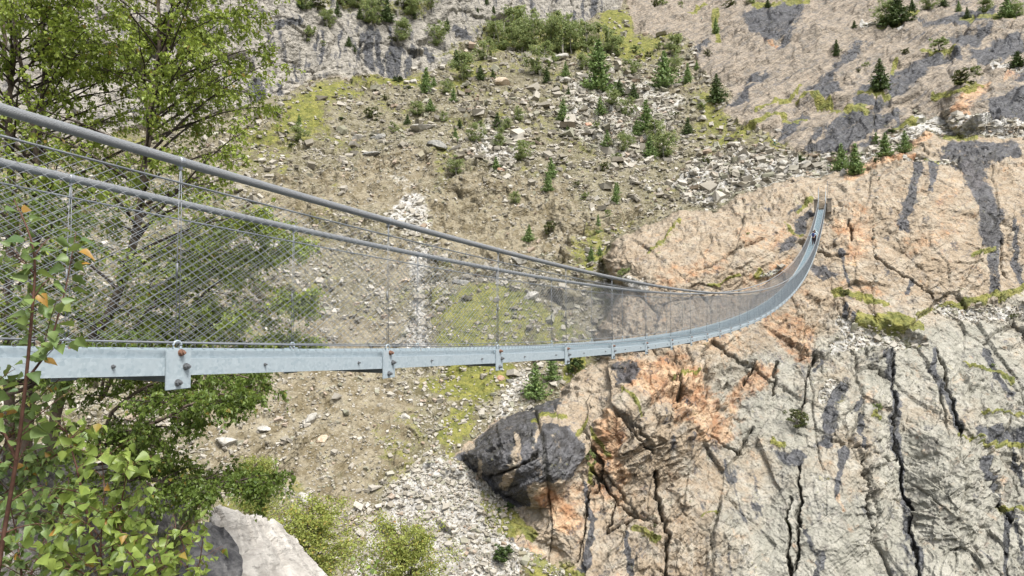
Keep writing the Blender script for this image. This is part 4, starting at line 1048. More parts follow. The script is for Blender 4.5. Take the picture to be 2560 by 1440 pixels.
row(ER, L_, (1478, 662, 42, .9), (1497, 577, 48, .8), (1323, 602, 42, 1.1), (1540, 508, 54, .8), (1545, 480, 30), (1500, 640, 24))
row(ER, U_2, (1375, 577, 40, 1.0), (1556, 700, 34), (1440, 470, 20), (1520, 545, 20))
ER2 = 'on the ochre spur'
row(ER2, U_2, (1995, 1070, 50, 1.1), (1478, 1168, 48, .7), (1970, 1310, 30, 1.1), (2195, 1035, 26), (2540, 800, 20), (1870, 590, 10), (2110, 745, 22, 1.2), (2490, 920, 14), (1640, 1322, 12))
row('below the bridge beam', L_, (1380, 962, 66, 1.1), (1338, 998, 84, 1.1))
row('below the bridge beam', P_, (1440, 938, 48, 1.0), (1258, 1410, 54, 1.1), (1272, 1284, 26), (1248, 1294, 20), (2030, 1290, 1, 1))
TREES = [t for t in TREES if t[3] > 4]
SIZE = lambda h: 'tiny' if h < 20 else 'small' if h < 36 else 'middling' if h < 62 else 'tall'
LOOK = dict(spruce='dark spruce', larch='green larch', pine='cushion pine', birch='pale birch', shrub='bushy shrub')
from collections import defaultdict
grp = defaultdict(list)
for t in TREES: grp[(t[0], SIZE(t[3]), t[5])].append(t)
ORD = ['leftmost', 'second from left', 'third from left', 'fourth from left', 'fifth from left', 'sixth from left', 'seventh from left', 'eighth from left', 'ninth from left', 'tenth from left', 'eleventh from left', 'twelfth from left']
def tree_label(t):
    g = sorted(grp[(t[0], SIZE(t[3]), t[5])], key=lambda q: (q[1], q[2])); k = g.index(t); base = SIZE(t[3]) + ' ' + LOOK[t[0]] + ' ' + t[5]
    if len(g) == 1: return base
    if k == len(g) - 1: return base + ', rightmost of ' + ('these two' if len(g) == 2 else 'its size')
    return base + ', ' + ORD[k] + (' of these two' if len(g) == 2 else ' of its size')
def put_tree(kind, i, loc, h, wf, rz, label, group):
    tm, cm = PROTO[kind, i]; o = empty(NAME[kind], tuple(loc), rz); o.scale = (h * wf, h * wf, h)
    link('trunk', tm, None, o); link('crown', cm, None, o)
    return tag(o, label, CATG[kind], group)
for q, t in enumerate(TREES):
    kind, px, py, h, wf, reg = t
    c = ground(np.array([px], float), np.array([py], float))[0]; H = h * c[1] / FPX * 1.04
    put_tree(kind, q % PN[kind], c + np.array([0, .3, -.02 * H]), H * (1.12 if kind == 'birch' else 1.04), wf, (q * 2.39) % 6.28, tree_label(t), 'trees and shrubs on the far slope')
print('trees', len(TREES), time.time() - T0)
# ------------------------------------------------------------------ the near bank with its birches
ridge = np.array([(-900, 960, 8.0), (-200, 1030, 8.6), (0, 1085, 9.0), (200, 1150, 9.8), (380, 1210, 10.6), (540, 1300, 12.), (640, 1330, 12.6), (740, 1400, 13.2), (820, 1470, 13.6), (950, 1600, 14), (1400, 1800, 14)], float)
RP = at(ridge[:, 0], ridge[:, 1], ridge[:, 2])
def bank_z(x, y):
    yr = np.interp(x, RP[:, 0], RP[:, 1]); zr = np.interp(x, RP[:, 0], RP[:, 2])
    f = y - yr
    front = zr - .10 * np.maximum(-f, 0); foot = -1.75 - .12 * y
    front = np.where(y < 5.5, foot + (front - foot) * sstep(2.0, 5.5, y), front)
    z = np.where(f < 0, front, zr - 1.05 * f - .35 * (1 - np.exp(-f * 2)))
    return z + .28 * fbm(x / 1.6, y / 1.6, 401, 4) + .22 * facets(x / .9, y / .9, 405, .8)[0] * sstep(2, 6, y)
bx = np.arange(-17, 9, .10); by = np.arange(-2.5, 34, .10)
BX, BYY = np.meshgrid(bx, by); BZ = bank_z(BX, BYY)
nb_, mb_ = BX.shape; ii = np.arange(nb_ * mb_).reshape(nb_, mb_)
bank_me = mesh_np('near_bank', np.stack([BX, BYY, BZ], -1).reshape(-1, 3), quads=np.stack([ii[:-1, :-1], ii[:-1, 1:], ii[1:, 1:], ii[1:, :-1]], -1).reshape(-1, 4), smooth=True)
def bank_material():
    t = NT('near_bank_ground'); p = t.pos(); n = t.noise(p, 1.6, 7, .65); n2 = t.noise(p, 7, 6, .68); f = t.noise(t.map(p, (1, 1, 3), (.4, .5, 0)), 3, 6, .7, .6)
    c = t.mix(t.ss(n2, .4, .65), (.10, .095, .09), (.33, .31, .28)); c = t.mix(mul_(t, t.ss(f, .52, .66), .7), c, (.06, .058, .058))
    c = t.mix(t.ss(n, .50, .62), c, t.mix(t.ss(n2, .4, .65), (.035, .05, .010), (.12, .125, .03)))
    return t.done(t.bsdf(c, .9, t.math('ADD', n2, f), .8, .08, spec=.25))
def mul_(t, a, b): return t.math('MULTIPLY', a, b)
tag(link('near_bank', bank_me, bank_material()), kind='structure')

# pale rock wedge and its neighbours at the lower edge
def near_rock(pts, name, mat, label, seed, depth=1.0, rough=.05):
    """block raised from an outline given as picture points with distances; real thickness behind and below"""
    pts = np.array(pts, float); F = at(pts[:, 0], pts[:, 1], pts[:, 2]); n = len(F); c = F.mean(0)
    bm = bmesh.new()
    back = F * .78 + c * .22 + np.array([.15, depth, -.45 * depth])
    cen = c + np.array([0, -.32, .16])
    allp = np.concatenate([F, back, [cen]]);
    for p in allp: bm.verts.new(p)
    bm.verts.ensure_lookup_table()
    v = bm.verts
    for i in range(n):
        j = (i + 1) % n
        bm.faces.new((v[i], v[j], v[2 * n])); bm.faces.new((v[j], v[i], v[n + i], v[n + j]))
    bm.faces.new([v[n + i] for i in range(n)])
    bmesh.ops.recalc_face_normals(bm, faces=bm.faces[:])
    bmesh.ops.triangulate(bm, faces=bm.faces[:])
    bmesh.ops.subdivide_edges(bm, edges=bm.edges[:], cuts=3, use_grid_fill=True); bmesh.ops.triangulate(bm, faces=bm.faces[:])
    bmesh.ops.subdivide_edges(bm, edges=bm.edges[:], cuts=3, use_grid_fill=True)
    for _ in range(5): bmesh.ops.smooth_vert(bm, verts=bm.verts[:], factor=.5, use_axis_x=True, use_axis_y=True, use_axis_z=True)
    bm.normal_update(); co = np.array([w_.co for w_ in bm.verts]); nr = np.array([w_.normal for w_ in bm.verts])
    d = rough * 2.2 * facets(co[:, 0] / .7 + co[:, 2] * .8, co[:, 1] / .5 - co[:, 2] / .6, seed, .8)[0] + rough * 1.5 * fbm(co[:, 0] / .35 + seed, co[:, 2] / .35 + co[:, 1], seed, 5)
    co = co + nr * d[:, None]
    for w_, q in zip(bm.verts, co): w_.co = q - c
    me = bpy.data.meshes.new(name); bm.to_mesh(me); bm.free(); me.materials.append(mat)
    o = link(name, me); o.location = tuple(c); tag(o, label, 'rock'); return o
M_NEARPALE = boulder_material('near_rock_pale', (.36, .335, .30), (.56, .53, .48), (.16, .15, .135), 2.2)
M_NEARDARK = boulder_material('near_rock_dark', (.07, .07, .075), (.22, .215, .21), (.04, .04, .042), 2.5)
near_rock([(545, 1318, 12.3), (600, 1285, 12.6), (640, 1278, 12.8), (690, 1335, 12.9), (740, 1390, 12.9), (800, 1446, 12.9), (830, 1520, 12.6), (700, 1500, 11.6), (600, 1440, 11.2), (550, 1390, 11.4)],
          'rock', M_NEARPALE, 'large pale grey wedge of rock with a sharp slanting crest at the lower edge', 411, 1.0, .05)
near_rock([(450, 1400, 9.6), (478, 1318, 10.4), (512, 1300, 10.8), (540, 1340, 10.8), (556, 1410, 10.2), (545, 1500, 9.6), (440, 1500, 9.2)], 'rock', M_NEARDARK,
          'dark grey upright rock just left of the pale wedge, behind the saplings', 415, .6, .06)
near_rock([(520, 1290, 11.6), (545, 1262, 11.9), (580, 1270, 12.), (600, 1320, 11.9), (575, 1400, 11.2), (535, 1420, 11.0)], 'rock', M_NEARPALE,
          'narrow split grey rock between the dark rock and the pale wedge', 419, .6, .05)
# rubble between them
n = 420
rx_ = rng.uniform(520, 800, n); ry_ = rng.uniform(1380, 1470, n); rY = rng.uniform(10.3, 12.3, n); q0 = at(rx_, ry_, rY); q0[:, 2] = bank_z(q0[:, 0], q0[:, 1]) + .04
sz = np.clip(rng.lognormal(-2.7, .5, n), .03, .22); Fm = rot_frames(np.tile([0, 0, 1.], (n, 1)), n, .5)
v = np.einsum('nij,nvj->nvi', Fm, (cube[None] * rng.uniform(.55, 1.1, (n, 8, 3)) + rng.normal(0, .12, (n, 8, 3))) * (sz[:, None] * rng.uniform([.8, .5, .3], [1.1, .9, .7], (n, 3)))[:, None]) + q0[:, None]
me = mesh_np('rubble', v.reshape(-1, 3), quads=(cubeq[None] + (np.arange(n) * 8)[:, None, None]).reshape(-1, 4))
attr(me, 'tint', np.repeat(np.concatenate([rng.random((n, 3)), np.ones((n, 1))], 1), 8, 0)); tag(link('rubble', me, M_STONE), kind='stuff')

# ---- birch leaves: folded, toothed blades
def leaf_batch(pos, dirs, nrm, L, W, r, fine=False):
    """blades from their stalk ends: returns verts, quads; two halves folded along the midrib"""
    n = len(pos)
    d = dirs / (np.linalg.norm(dirs, axis=1)[:, None] + 1e-9); nn = nrm - (nrm * d).sum(1)[:, None] * d; nn /= np.linalg.norm(nn, axis=1)[:, None] + 1e-9
    s = np.cross(d, nn)
    if fine: prof = [(0, 0), (.08, .30), (.26, .52), (.34, .46), (.50, .40), (.56, .31), (.74, .20), (.80, .13), (1, 0)]
    else: prof = [(0, 0), (.22, .47), (.60, .30), (1, 0)]
    m = len(prof); fold = r.uniform(.1, .75, (n, 1)); curl = r.uniform(-.25, .45, (n, 1))
    V = []
    for sg in (1, -1):
        for (t, w) in prof:
            V.append(pos + d * (L * t)[:, None] + (s * sg * np.cos(fold) + nn * np.sin(fold)) * (W * w)[:, None] - nn * (L[:, None] * curl * t * t))
    V = np.stack(V, 1)
    if fine:
        mid = [pos + d * (L * t)[:, None] - nn * (L[:, None] * curl * t * t) for t, w in prof[1:-1]]
        V = np.concatenate([V, np.stack(mid, 1)], 1); k = V.shape[1]; q = []; t3 = []
        for h in (0, 1):
            o = h * m; md = lambda i: 0 if i == 0 else (m - 1 if i == m - 1 else 2 * m + i - 1)
            for i in range(m - 1):
                f = [o + i, o + i + 1, md(i + 1), md(i)]
                if i == 0: f = [0, o + 1, md(1)]
                elif i == m - 2: f = [o + i, m - 1, md(i)]
                if h: f = f[::-1]
                (t3 if len(f) == 3 else q).append(f)
        b = (np.arange(n) * k)[:, None, None]
        return V.reshape(-1, 3), (np.array(q)[None] + b).reshape(-1, 4), (np.array(t3)[None] + b).reshape(-1, 3), k
    q = [(0, 1, 2, 3), (0, 3, m + 2, m + 1)]; k = V.shape[1]
    return V.reshape(-1, 3), (np.array(q)[None] + (np.arange(n) * k)[:, None, None]).reshape(-1, 4), None, k
def leaves_mesh(name, pos, dirs, nrm, L, r, mat, fine=False, tone=None):
    n = len(pos); W = L * r.uniform(.75, 1.0, n); v, q, t, k = leaf_batch(pos, dirs, nrm, L, W, r, fine)
    me = mesh_np(name, v, quads=q, tris=t, smooth=fine); tn = np.clip(r.normal(.45, .22, n), 0, 1) if tone is None else np.clip(tone + r.normal(0, .16, n), 0, 1)
    attr(me, 'tint', np.repeat(np.stack([tn, r.random(n), r.random(n), np.ones(n)], -1), k, 0)); me.materials.append(mat); return me
def near_leaf_mat(name, lo, hi, gold, thr=.965, trans=.45):
    t = NT(name); a = t.n('Attribute', attribute_name='tint'); s = t.n('SeparateColor'); t.l(a.outputs['Color'], s.inputs[0])
    n = t.noise(t.pos(), 40, 3, .6); c = t.mix(s.outputs[0], lo, hi); c = t.mix(t.ss(s.outputs[1], thr, min(1, thr + .02)), c, gold); c = t.mix(mul_(t, t.ss(n, .5, .7), .25), c, (.05, .07, .02))
    b = t.bsdf(c, .42, spec=.4); tr = t.n('BsdfTranslucent'); t.put(tr.inputs[0], t.mix(.5, c, (.30, .36, .05)))
    mx = t.n('MixShader'); mx.inputs[0].default_value = trans; t.l(b.outputs[0], mx.inputs[1]); t.l(tr.outputs[0], mx.inputs[2]); return t.done(mx)
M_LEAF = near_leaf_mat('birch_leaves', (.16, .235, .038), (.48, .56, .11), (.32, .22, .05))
M_LEAF_DK = near_leaf_mat('birch_leaves_dark_green', (.080, .135, .030), (.25, .335, .075), (.30, .22, .05))  # deeper green leaf colour of the low birches
M_LEAF_S = near_leaf_mat('sapling_leaves', (.13, .20, .045), (.36, .45, .10), (.46, .24, .05), .972, .4)
M_LEAF_S2 = near_leaf_mat('sapling_leaves_bluish', (.085, .145, .055), (.25, .34, .10), (.40, .22, .05), .96, .35)
M_TWIG = plain('birch_twig', (.060, .045, .036), .8, .4, 20, bump=.4, bd=.004)
M_TRUNK = plain('birch_trunk', (.135, .105, .080), .85, .55, 9, bump=.6, bd=.012)
M_REDSTEM = plain('sapling_stem', (.11, .055, .038), .7, .3, 30)

def bez(a, b, c, n):
    t = np.linspace(0, 1, n)[:, None]; return a * (1 - t) ** 2 + 2 * b * t * (1 - t) + c * t * t
def birch(name, trunks, seed, label, n1=34, L1=(1.0, 1.6), rad=.055, leaf=.042, mat=None, bark=None, bias=None, nleaf=7, forks=(), lo=.12, group=None, dens=1., up=(.25, .9), n2=9):
    """trunks: list of point lists (world), first is the main stem; limbs: extra hand-placed boughs"""
    r = np.random.default_rng(seed); tk = MB(); tw = MB(); P_, D_, T_ = [], [], []
    base = np.array(trunks[0][0][0]); o = empty(name, tuple(base))
    limbs = []
    for ti, (pts, r0) in enumerate(trunks):
        pts = np.array(pts, float); m = max(8, len(pts) * 5); s = np.linspace(0, len(pts) - 1, m); i = np.minimum(s.astype(int), len(pts) - 2); f = (s - i)[:, None]
        p0 = pts[np.maximum(i - 1, 0)]; p1 = pts[i]; p2 = pts[i + 1]; p3 = pts[np.minimum(i + 2, len(pts) - 1)]
        c = .5 * (2 * p1 + (p2 - p0) * f + (2 * p0 - 5 * p1 + 4 * p2 - p3) * f ** 2 + (3 * p1 - p0 - 3 * p2 + p3) * f ** 3) + r.normal(0, .008, (m, 3))
        rr = r0 * (1 - .82 * np.linspace(0, 1, m)); tk.tube(c - base, rr, 8)
        for b in range(int(n1[ti] if hasattr(n1, '__len__') else n1)):
            t = lo + (1 - lo) * ((b + r.random()) / (n1[ti] if hasattr(n1, '__len__') else n1)) ** .9; k = min(m - 2, int(t * (m - 1))); limbs.append((c[k], t, rr[k], c[k + 1] - c[k]))
    ga = r.uniform(0, 6.28)
    for (p, t, rk, tg) in limbs:
        ga += 2.4 + r.normal() * .3
        h = np.array([math.cos(ga), math.sin(ga), 0.])
        if bias is not None and r.random() < bias[3]: h = np.array(bias[:3]) + .6 * h; h /= np.linalg.norm(h)
        L = r.uniform(*L1) * (1.15 - .75 * max(0, t - .25)); e = r.uniform(*up)
        end = p + h * L + np.array([0, 0, e * L]); mid = p + h * L * .5 + np.array([0, 0, e * L * .62]); c = bez(p, mid, end - np.array([0, 0, .12 * L]), 8) + r.normal(0, .012, (8, 3)) * np.linspace(0, 1, 8)[:, None]
        tw.tube(c - base, np.linspace(min(.022, rk * .5), .003, 8), 5, cap=False)
        for q in range(int(n2 * dens)):
            u = r.uniform(.18, 1) ; k = min(6, int(u * 7)); b0 = c[k] + (c[k + 1] - c[k]) * (u * 7 - k); d = c[k + 1] - c[k]; d /= np.linalg.norm(d)
            side = r.normal(size=3); side -= (side @ d) * d; side /= np.linalg.norm(side); side[2] = side[2] * .6 - .05
            l2 = L * r.uniform(.16, .42) * (1.1 - .5 * u); e2 = b0 + (d * .75 + side * .8) * l2 + np.array([0, 0, -.10 * l2]); cc = bez(b0, b0 + (d * .5 + side * .4) * l2 * .6, e2, 5)
            tw.tube(cc - base, np.linspace(.0045, .0014, 5), 3, cap=False)
            for w2 in range(3):
                u2 = r.uniform(.3, 1.); k2 = min(3, int(u2 * 4)); b1 = cc[k2] + (cc[k2 + 1] - cc[k2]) * (u2 * 4 - k2); sd = r.normal(size=3); sd /= np.linalg.norm(sd); l3 = r.uniform(.08, .22)
                e3 = b1 + (d * .4 + sd * .8 + np.array([0, 0, -.35])) * l3; tw.tube(np.array([b1, e3]) - base, [.0016, .0008], 3, cap=False)
                s = np.linspace(.15, 1, nleaf)[:, None]; pp = b1 + (e3 - b1) * s + r.normal(0, .018, (nleaf, 3)); P_.append(pp); D_.append((e3 - b1)[None] / l3 * .5 + r.normal(0, .6, (nleaf, 3)) + np.array([0, 0, -.55])); T_.append(np.full(nleaf, .45 + .13 * r.normal()))
    P_ = np.concatenate(P_); D_ = np.concatenate(D_); T_ = np.concatenate(T_); n = len(P_); N_ = r.normal(0, .55, (n, 3)) + np.array([0, -.25, .75])
    tk.build('trunk', bark or M_TRUNK, o, True); tw.build('branches', M_TWIG, o, True)
    link('crown', leaves_mesh('crown', P_ - base, D_, N_, leaf * r.uniform(.65, 1.25, n), r, mat or M_LEAF, False, T_), None, o)
    print(name, n); return tag(o, label, 'tree', group)
def T(*pp): return [tuple(at(a, b, c)) for a, b, c in pp]
G_B = 'birches on the near bank'
birch('birch_tree', [(T((120, 1165, 8.9), (150, 1000, 8.9), (200, 900, 8.8), (285, 755, 8.7), (335, 600, 8.6), (352, 500, 8.6), (365, 390, 8.5), (378, 290, 8.5), (392, 190, 8.5), (400, 70, 8.5), (392, -120, 8.5), (385, -420, 8.5)), .070),
                    (T((392, 190, 8.5), (425, 60, 8.4), (445, -120, 8.3), (470, -350, 8.2)), .030), (T((375, 300, 8.5), (362, 205, 8.7), (335, 120, 9.)), .026)],
      701, 'tall leaning birch with a single brown trunk, right one of the near birches', n1=(56, 20, 14), L1=(1.05, 1.85), leaf=.050, dens=1.35, bias=(.9, -.1, .1, .34), lo=.22, group=G_B, n2=10)
birch('birch_tree', [(T((25, 1170, 8.9), (20, 900, 8.8), (22, 700, 8.7), (28, 500, 8.7), (22, 300, 8.6), (25, 210, 8.6), (10, 100, 8.6), (8, -120, 8.6), (0, -400, 8.6)), .065),
                    (T((60, 1180, 8.6), (75, 800, 8.6), (88, 600, 8.6), (92, 430, 8.6), (80, 300, 8.6), (55, 180, 8.6), (35, 60, 8.6), (20, -120, 8.6), (60, -400, 8.6)), .05),
                    (T((70, 1180, 8.9), (84, 700, 9.1), (95, 420, 9.1), (105, 260, 9.1), (108, 120, 9.1), (102, -120, 9.), (130, -400, 9.)), .045), (T((25, 210, 8.6), (38, 120, 8.4), (40, -100, 8.3)), .03)],
      702, 'birch with several dark stems rising together at the left edge', n1=(34, 34, 30, 14), L1=(.95, 1.8), leaf=.050, dens=1.3, bias=(.8, -.1, .1, .3), lo=.22, group=G_B, n2=9)
birch('birch_tree', [(T((190, 1230, 8.6), (240, 1130, 8.4), (350, 1075, 8.2), (480, 1010, 8.1), (560, 985, 8.0)), .045), (T((240, 1130, 8.4), (360, 1190, 8.2), (500, 1215, 8.1), (640, 1195, 8.0)), .035),
                    (T((240, 1130, 8.4), (300, 1010, 8.6), (480, 930, 8.8), (680, 960, 8.9)), .03)],
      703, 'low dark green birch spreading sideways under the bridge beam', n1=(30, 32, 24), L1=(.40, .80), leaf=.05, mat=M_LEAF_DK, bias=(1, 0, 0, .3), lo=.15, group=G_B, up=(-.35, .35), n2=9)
birch('birch_tree', [(T((250, 1000, 9.6), (330, 880, 9.6), (480, 830, 9.5), (640, 780, 9.4), (760, 740, 9.3)), .035), (T((330, 880, 9.6), (460, 780, 9.8), (600, 660, 9.8), (740, 600, 9.8)), .03), (T((330, 880, 9.6), (480, 880, 9.6), (640, 870, 9.6), (760, 850, 9.6)), .028), (T((280, 900, 9.4), (400, 740, 9.3), (540, 610, 9.2), (660, 540, 9.1)), .026), (T((250, 1000, 9.6), (300, 820, 9.9), (420, 660, 10.1), (560, 560, 10.2)), .024)],
      704, 'bushy birch reaching to the right behind the lower wire net', n1=(40, 40, 36, 34, 34), L1=(.4, .85), leaf=.044, bias=(1, 0, 0, .3), lo=.12, group=G_B, up=(-.2, .6), n2=9)
birch('birch_tree', [(T((-60, 1200, 7.6), (-40, 1000, 7.6), (0, 800, 7.6), (40, 640, 7.6), (60, 500, 7.7)), .04), (T((-40, 1000, 7.6), (100, 960, 7.8), (230, 920, 8.0), (330, 950, 8.2)), .03)],
      705, 'dark green birch branches filling the lower left behind the net', n1=(34, 30), L1=(.5, 1.0), leaf=.045, mat=M_LEAF_DK, bias=(1, 0, 0, .3), lo=.12, group=G_B, n2=9)

# ---- slender saplings right in front of the camera
def sapling(name, stems, seed, label, leaf, mat, nb=7, Lb=.22, per=.035, sc=1.):
    r = np.random.default_rng(seed); st = MB(); P_, D_ = [], []
    base = np.array(stems[0][0][0]); o = empty(name, tuple(base))
    def leafy(c, a):
        seg = np.linalg.norm(np.diff(c, axis=0), axis=1); tot = seg.sum(); k = max(2, int(tot * (1 - a) / per)); u = np.linspace(a, 1, k); cum = np.concatenate([[0], np.cumsum(seg)]) / tot
        pp = np.stack([np.interp(u, cum, c[:, i]) for i in range(3)], -1); d = np.gradient(pp, axis=0); d /= np.linalg.norm(d, axis=1)[:, None] + 1e-9
        s = r.normal(size=(k, 3)); s -= (s * d).sum(1)[:, None] * d; s /= np.linalg.norm(s, axis=1)[:, None]
        pe_ = pp + s * leaf * .35 + np.array([0, 0, -.004])
        for a_, b_ in zip(pp, pe_): st.tube(np.array([a_, b_]) - base, .0007, 3, cap=False)
        P_.append(pe_); D_.append(s * .7 + d * .25 + np.array([0, 0, -.45]) + r.normal(0, .25, (k, 3)))
    for pts, r0, n_b in stems:
        pts = np.array(pts); m = 16; s = np.linspace(0, 1, m); sp = np.linspace(0, 1, len(pts)); c = np.stack([np.interp(s, sp, pts[:, i]) for i in range(3)], -1); c[1:-1] = .25 * c[:-2] + .5 * c[1:-1] + .25 * c[2:]
        st.tube(c - base, r0 * (1 - .8 * s), 6); leafy(c, .45)
        for b in range(n_b):
            t = r.uniform(.15, .95); k = min(m - 2, int(t * (m - 1))); a = r.uniform(0, 6.28); h = np.array([math.cos(a), .7 * math.sin(a), 0]); L = Lb * r.uniform(.5, 1.25) * (1.15 - .6 * t)
            e = c[k] + h * L + np.array([0, 0, L * r.uniform(.2, .9)]); cc = bez(c[k], (c[k] + e) / 2 + np.array([0, 0, .02]), e, 7); st.tube(cc - base, np.linspace(r0 * .35, .0008, 7), 4, cap=False); leafy(cc, .15)
    P_ = np.concatenate(P_); D_ = np.concatenate(D_); n = len(P_); N_ = r.normal(0, .5, (n, 3)) + np.array([0, -.45, .6])
    st.build('stems', M_REDSTEM, o, True); link('foliage', leaves_mesh('foliage', P_ - base, D_, N_, leaf * r.uniform(.6, 1.2, n), r, mat, True), None, o)
    print(name, n); return tag(o, label, 'sapling', 'birch saplings in front of the bridge')
def ST(*pp): return T(*pp)
sapling('birch_sapling', [(ST((-10, 1460, 2.45), (10, 1330, 2.45), (42, 1150, 2.4), (66, 950, 2.35), (82, 760, 2.3), (92, 650, 2.3), (70, 570, 2.3), (35, 500, 2.3)), .0085, 14),
                          (ST((42, 1150, 2.4), (0, 1060, 2.4), (-40, 950, 2.4)), .007, 6), (ST((66, 950, 2.35), (120, 880, 2.4), (165, 720, 2.45), (190, 580, 2.5)), .005, 5)],
        731, 'tallest reddish stemmed birch sapling crossing the bridge beam at the left', .052, M_LEAF_S2, per=.022, Lb=.20)
sapling('birch_sapling', [(ST((262, 1470, 2.7), (240, 1400, 2.7), (215, 1270, 2.7), (192, 1170, 2.7), (172, 1100, 2.7), (155, 1040, 2.7)), .007, 12), (ST((262, 1470, 2.7), (290, 1330, 2.65), (312, 1210, 2.6), (325, 1130, 2.6)), .005, 9),
                          (ST((262, 1470, 2.7), (250, 1380, 2.6), (262, 1220, 2.6), (250, 1110, 2.6)), .004, 8)],
        732, 'bright yellow green birch sapling in the middle of the lower left thicket', .046, M_LEAF_S, per=.017, Lb=.20)
sapling('birch_sapling', [(ST((480, 1500, 2.9), (470, 1420, 2.9), (455, 1350, 2.9), (430, 1310, 2.9)), .004, 7), (ST((480, 1500, 2.9), (500, 1400, 2.85), (512, 1320, 2.8)), .004, 6), (ST((480, 1500, 2.9), (400, 1420, 2.9), (360, 1380, 2.9)), .004, 6)],
        733, 'small birch shoot in front of the dark rock beside the pale wedge', .040, M_LEAF_S, per=.026, Lb=.15)
sapling('birch_sapling', [(ST((60, 1480, 2.9), (100, 1380, 3.), (150, 1310, 3.1), (160, 1240, 3.1)), .006, 12), (ST((60, 1480, 2.9), (40, 1330, 3.), (20, 1240, 3.)), .005, 10), (ST((60, 1480, 2.9), (190, 1420, 3.), (330, 1350, 3.)), .005, 11)],
        734, 'bluish green birch sapling low in the lower left corner', .047, M_LEAF_S2, per=.017, Lb=.24)
sapling('birch_sapling', [(ST((350, 1500, 2.6), (330, 1400, 2.6), (300, 1320, 2.6), (280, 1260, 2.6)), .005, 11), (ST((350, 1500, 2.6), (400, 1420, 2.6), (420, 1340, 2.6)), .004, 9), (ST((350, 1500, 2.6), (180, 1420, 2.6), (110, 1350, 2.6)), .004, 9)],
        735, 'leafy young birch at the lower edge between the bright sapling and the dark rock', .045, M_LEAF_S, per=.016, Lb=.19)
sapling('birch_sapling', [(ST((-60, 1300, 3.6), (-10, 1150, 3.6), (40, 1060, 3.6), (110, 980, 3.6), (200, 905, 3.6)), .006, 16), (ST((-60, 1300, 3.6), (60, 1190, 3.6), (170, 1120, 3.6)), .006, 16), (ST((-60, 1300, 3.6), (60, 1250, 3.6), (210, 1220, 3.6)), .005, 14)],
        736, 'spreading birch shoots just below the beam at the left edge', .046, M_LEAF_S2, per=.018, Lb=.26)
sapling('birch_sapling', [(ST((930, 1500, 5.), (935, 1440, 5.), (960, 1370, 5.), (985, 1300, 5.)), .004, 6), (ST((930, 1500, 5.), (905, 1430, 5.), (890, 1390, 5.)), .003, 5)],
        737, 'thin sparse birch shoot before the white gravel at the lower edge', .036, M_LEAF_S, per=.045, Lb=.16)
# ---- yellow birches lower on the near bank
for i, (px, py, Y_, h, wf, lab) in enumerate([(775, 1500, 17.5, 2.9, 1.15, 'yellow green birch crown behind the pale rock wedge'), (1010, 1560, 18., 3.2, .85, 'yellow green birch crown before the white gravel fan'), (640, 1330, 19., 2.4, .75, 'yellowish birch top under the dark drooping branches')]):
    c = at(px, py, Y_); put_tree('gold', i % 2, c, h, wf, i * 2.1, lab, 'yellow birches below the bridge')
print('near', time.time() - T0)
# ------------------------------------------------------------------ people
M_SKIN = plain('skin', (.55, .36, .27), .6, .1, 10)
def cloth(name, c): return plain(name, c, .85, .2, 30)
M_NAVY = cloth('navy_pack', (.035, .055, .16)); M_LBLUE = cloth('pale_blue_shirt', (.45, .58, .66)); M_TROUS = cloth('dark_trousers', (.055, .045, .055)); M_HAIR = cloth('dark_hair', (.035, .022, .02))
M_WHITE = cloth('white_shirt', (.62, .70, .72)); M_TEAL = cloth('teal_cloth', (.02, .30, .30)); M_GREENT = cloth('dark_teal_trousers', (.01, .12, .085)); M_BLACK = cloth('black_cloth', (.02, .02, .024)); M_CAP = cloth('pale_cap', (.55, .62, .62)); M_SHOE = cloth('dark_shoes', (.03, .028, .03))
def skin_mesh(name, verts, edges, radii, mat, parent, lev=2):
    me = bpy.data.meshes.new(name); me.from_pydata(verts, edges, []); o = link(name, me, mat, parent)
    sk = o.modifiers.new('skin', 'SKIN'); sk.use_smooth_shade = True
    for i, r in enumerate(radii):
        d = me.skin_vertices[0].data[i]; d.radius = (r, r) if np.isscalar(r) else r; d.use_root = (i == 0)
    ss_ = o.modifiers.new('sub', 'SUBSURF'); ss_.levels = lev; ss_.render_levels = lev
    return o
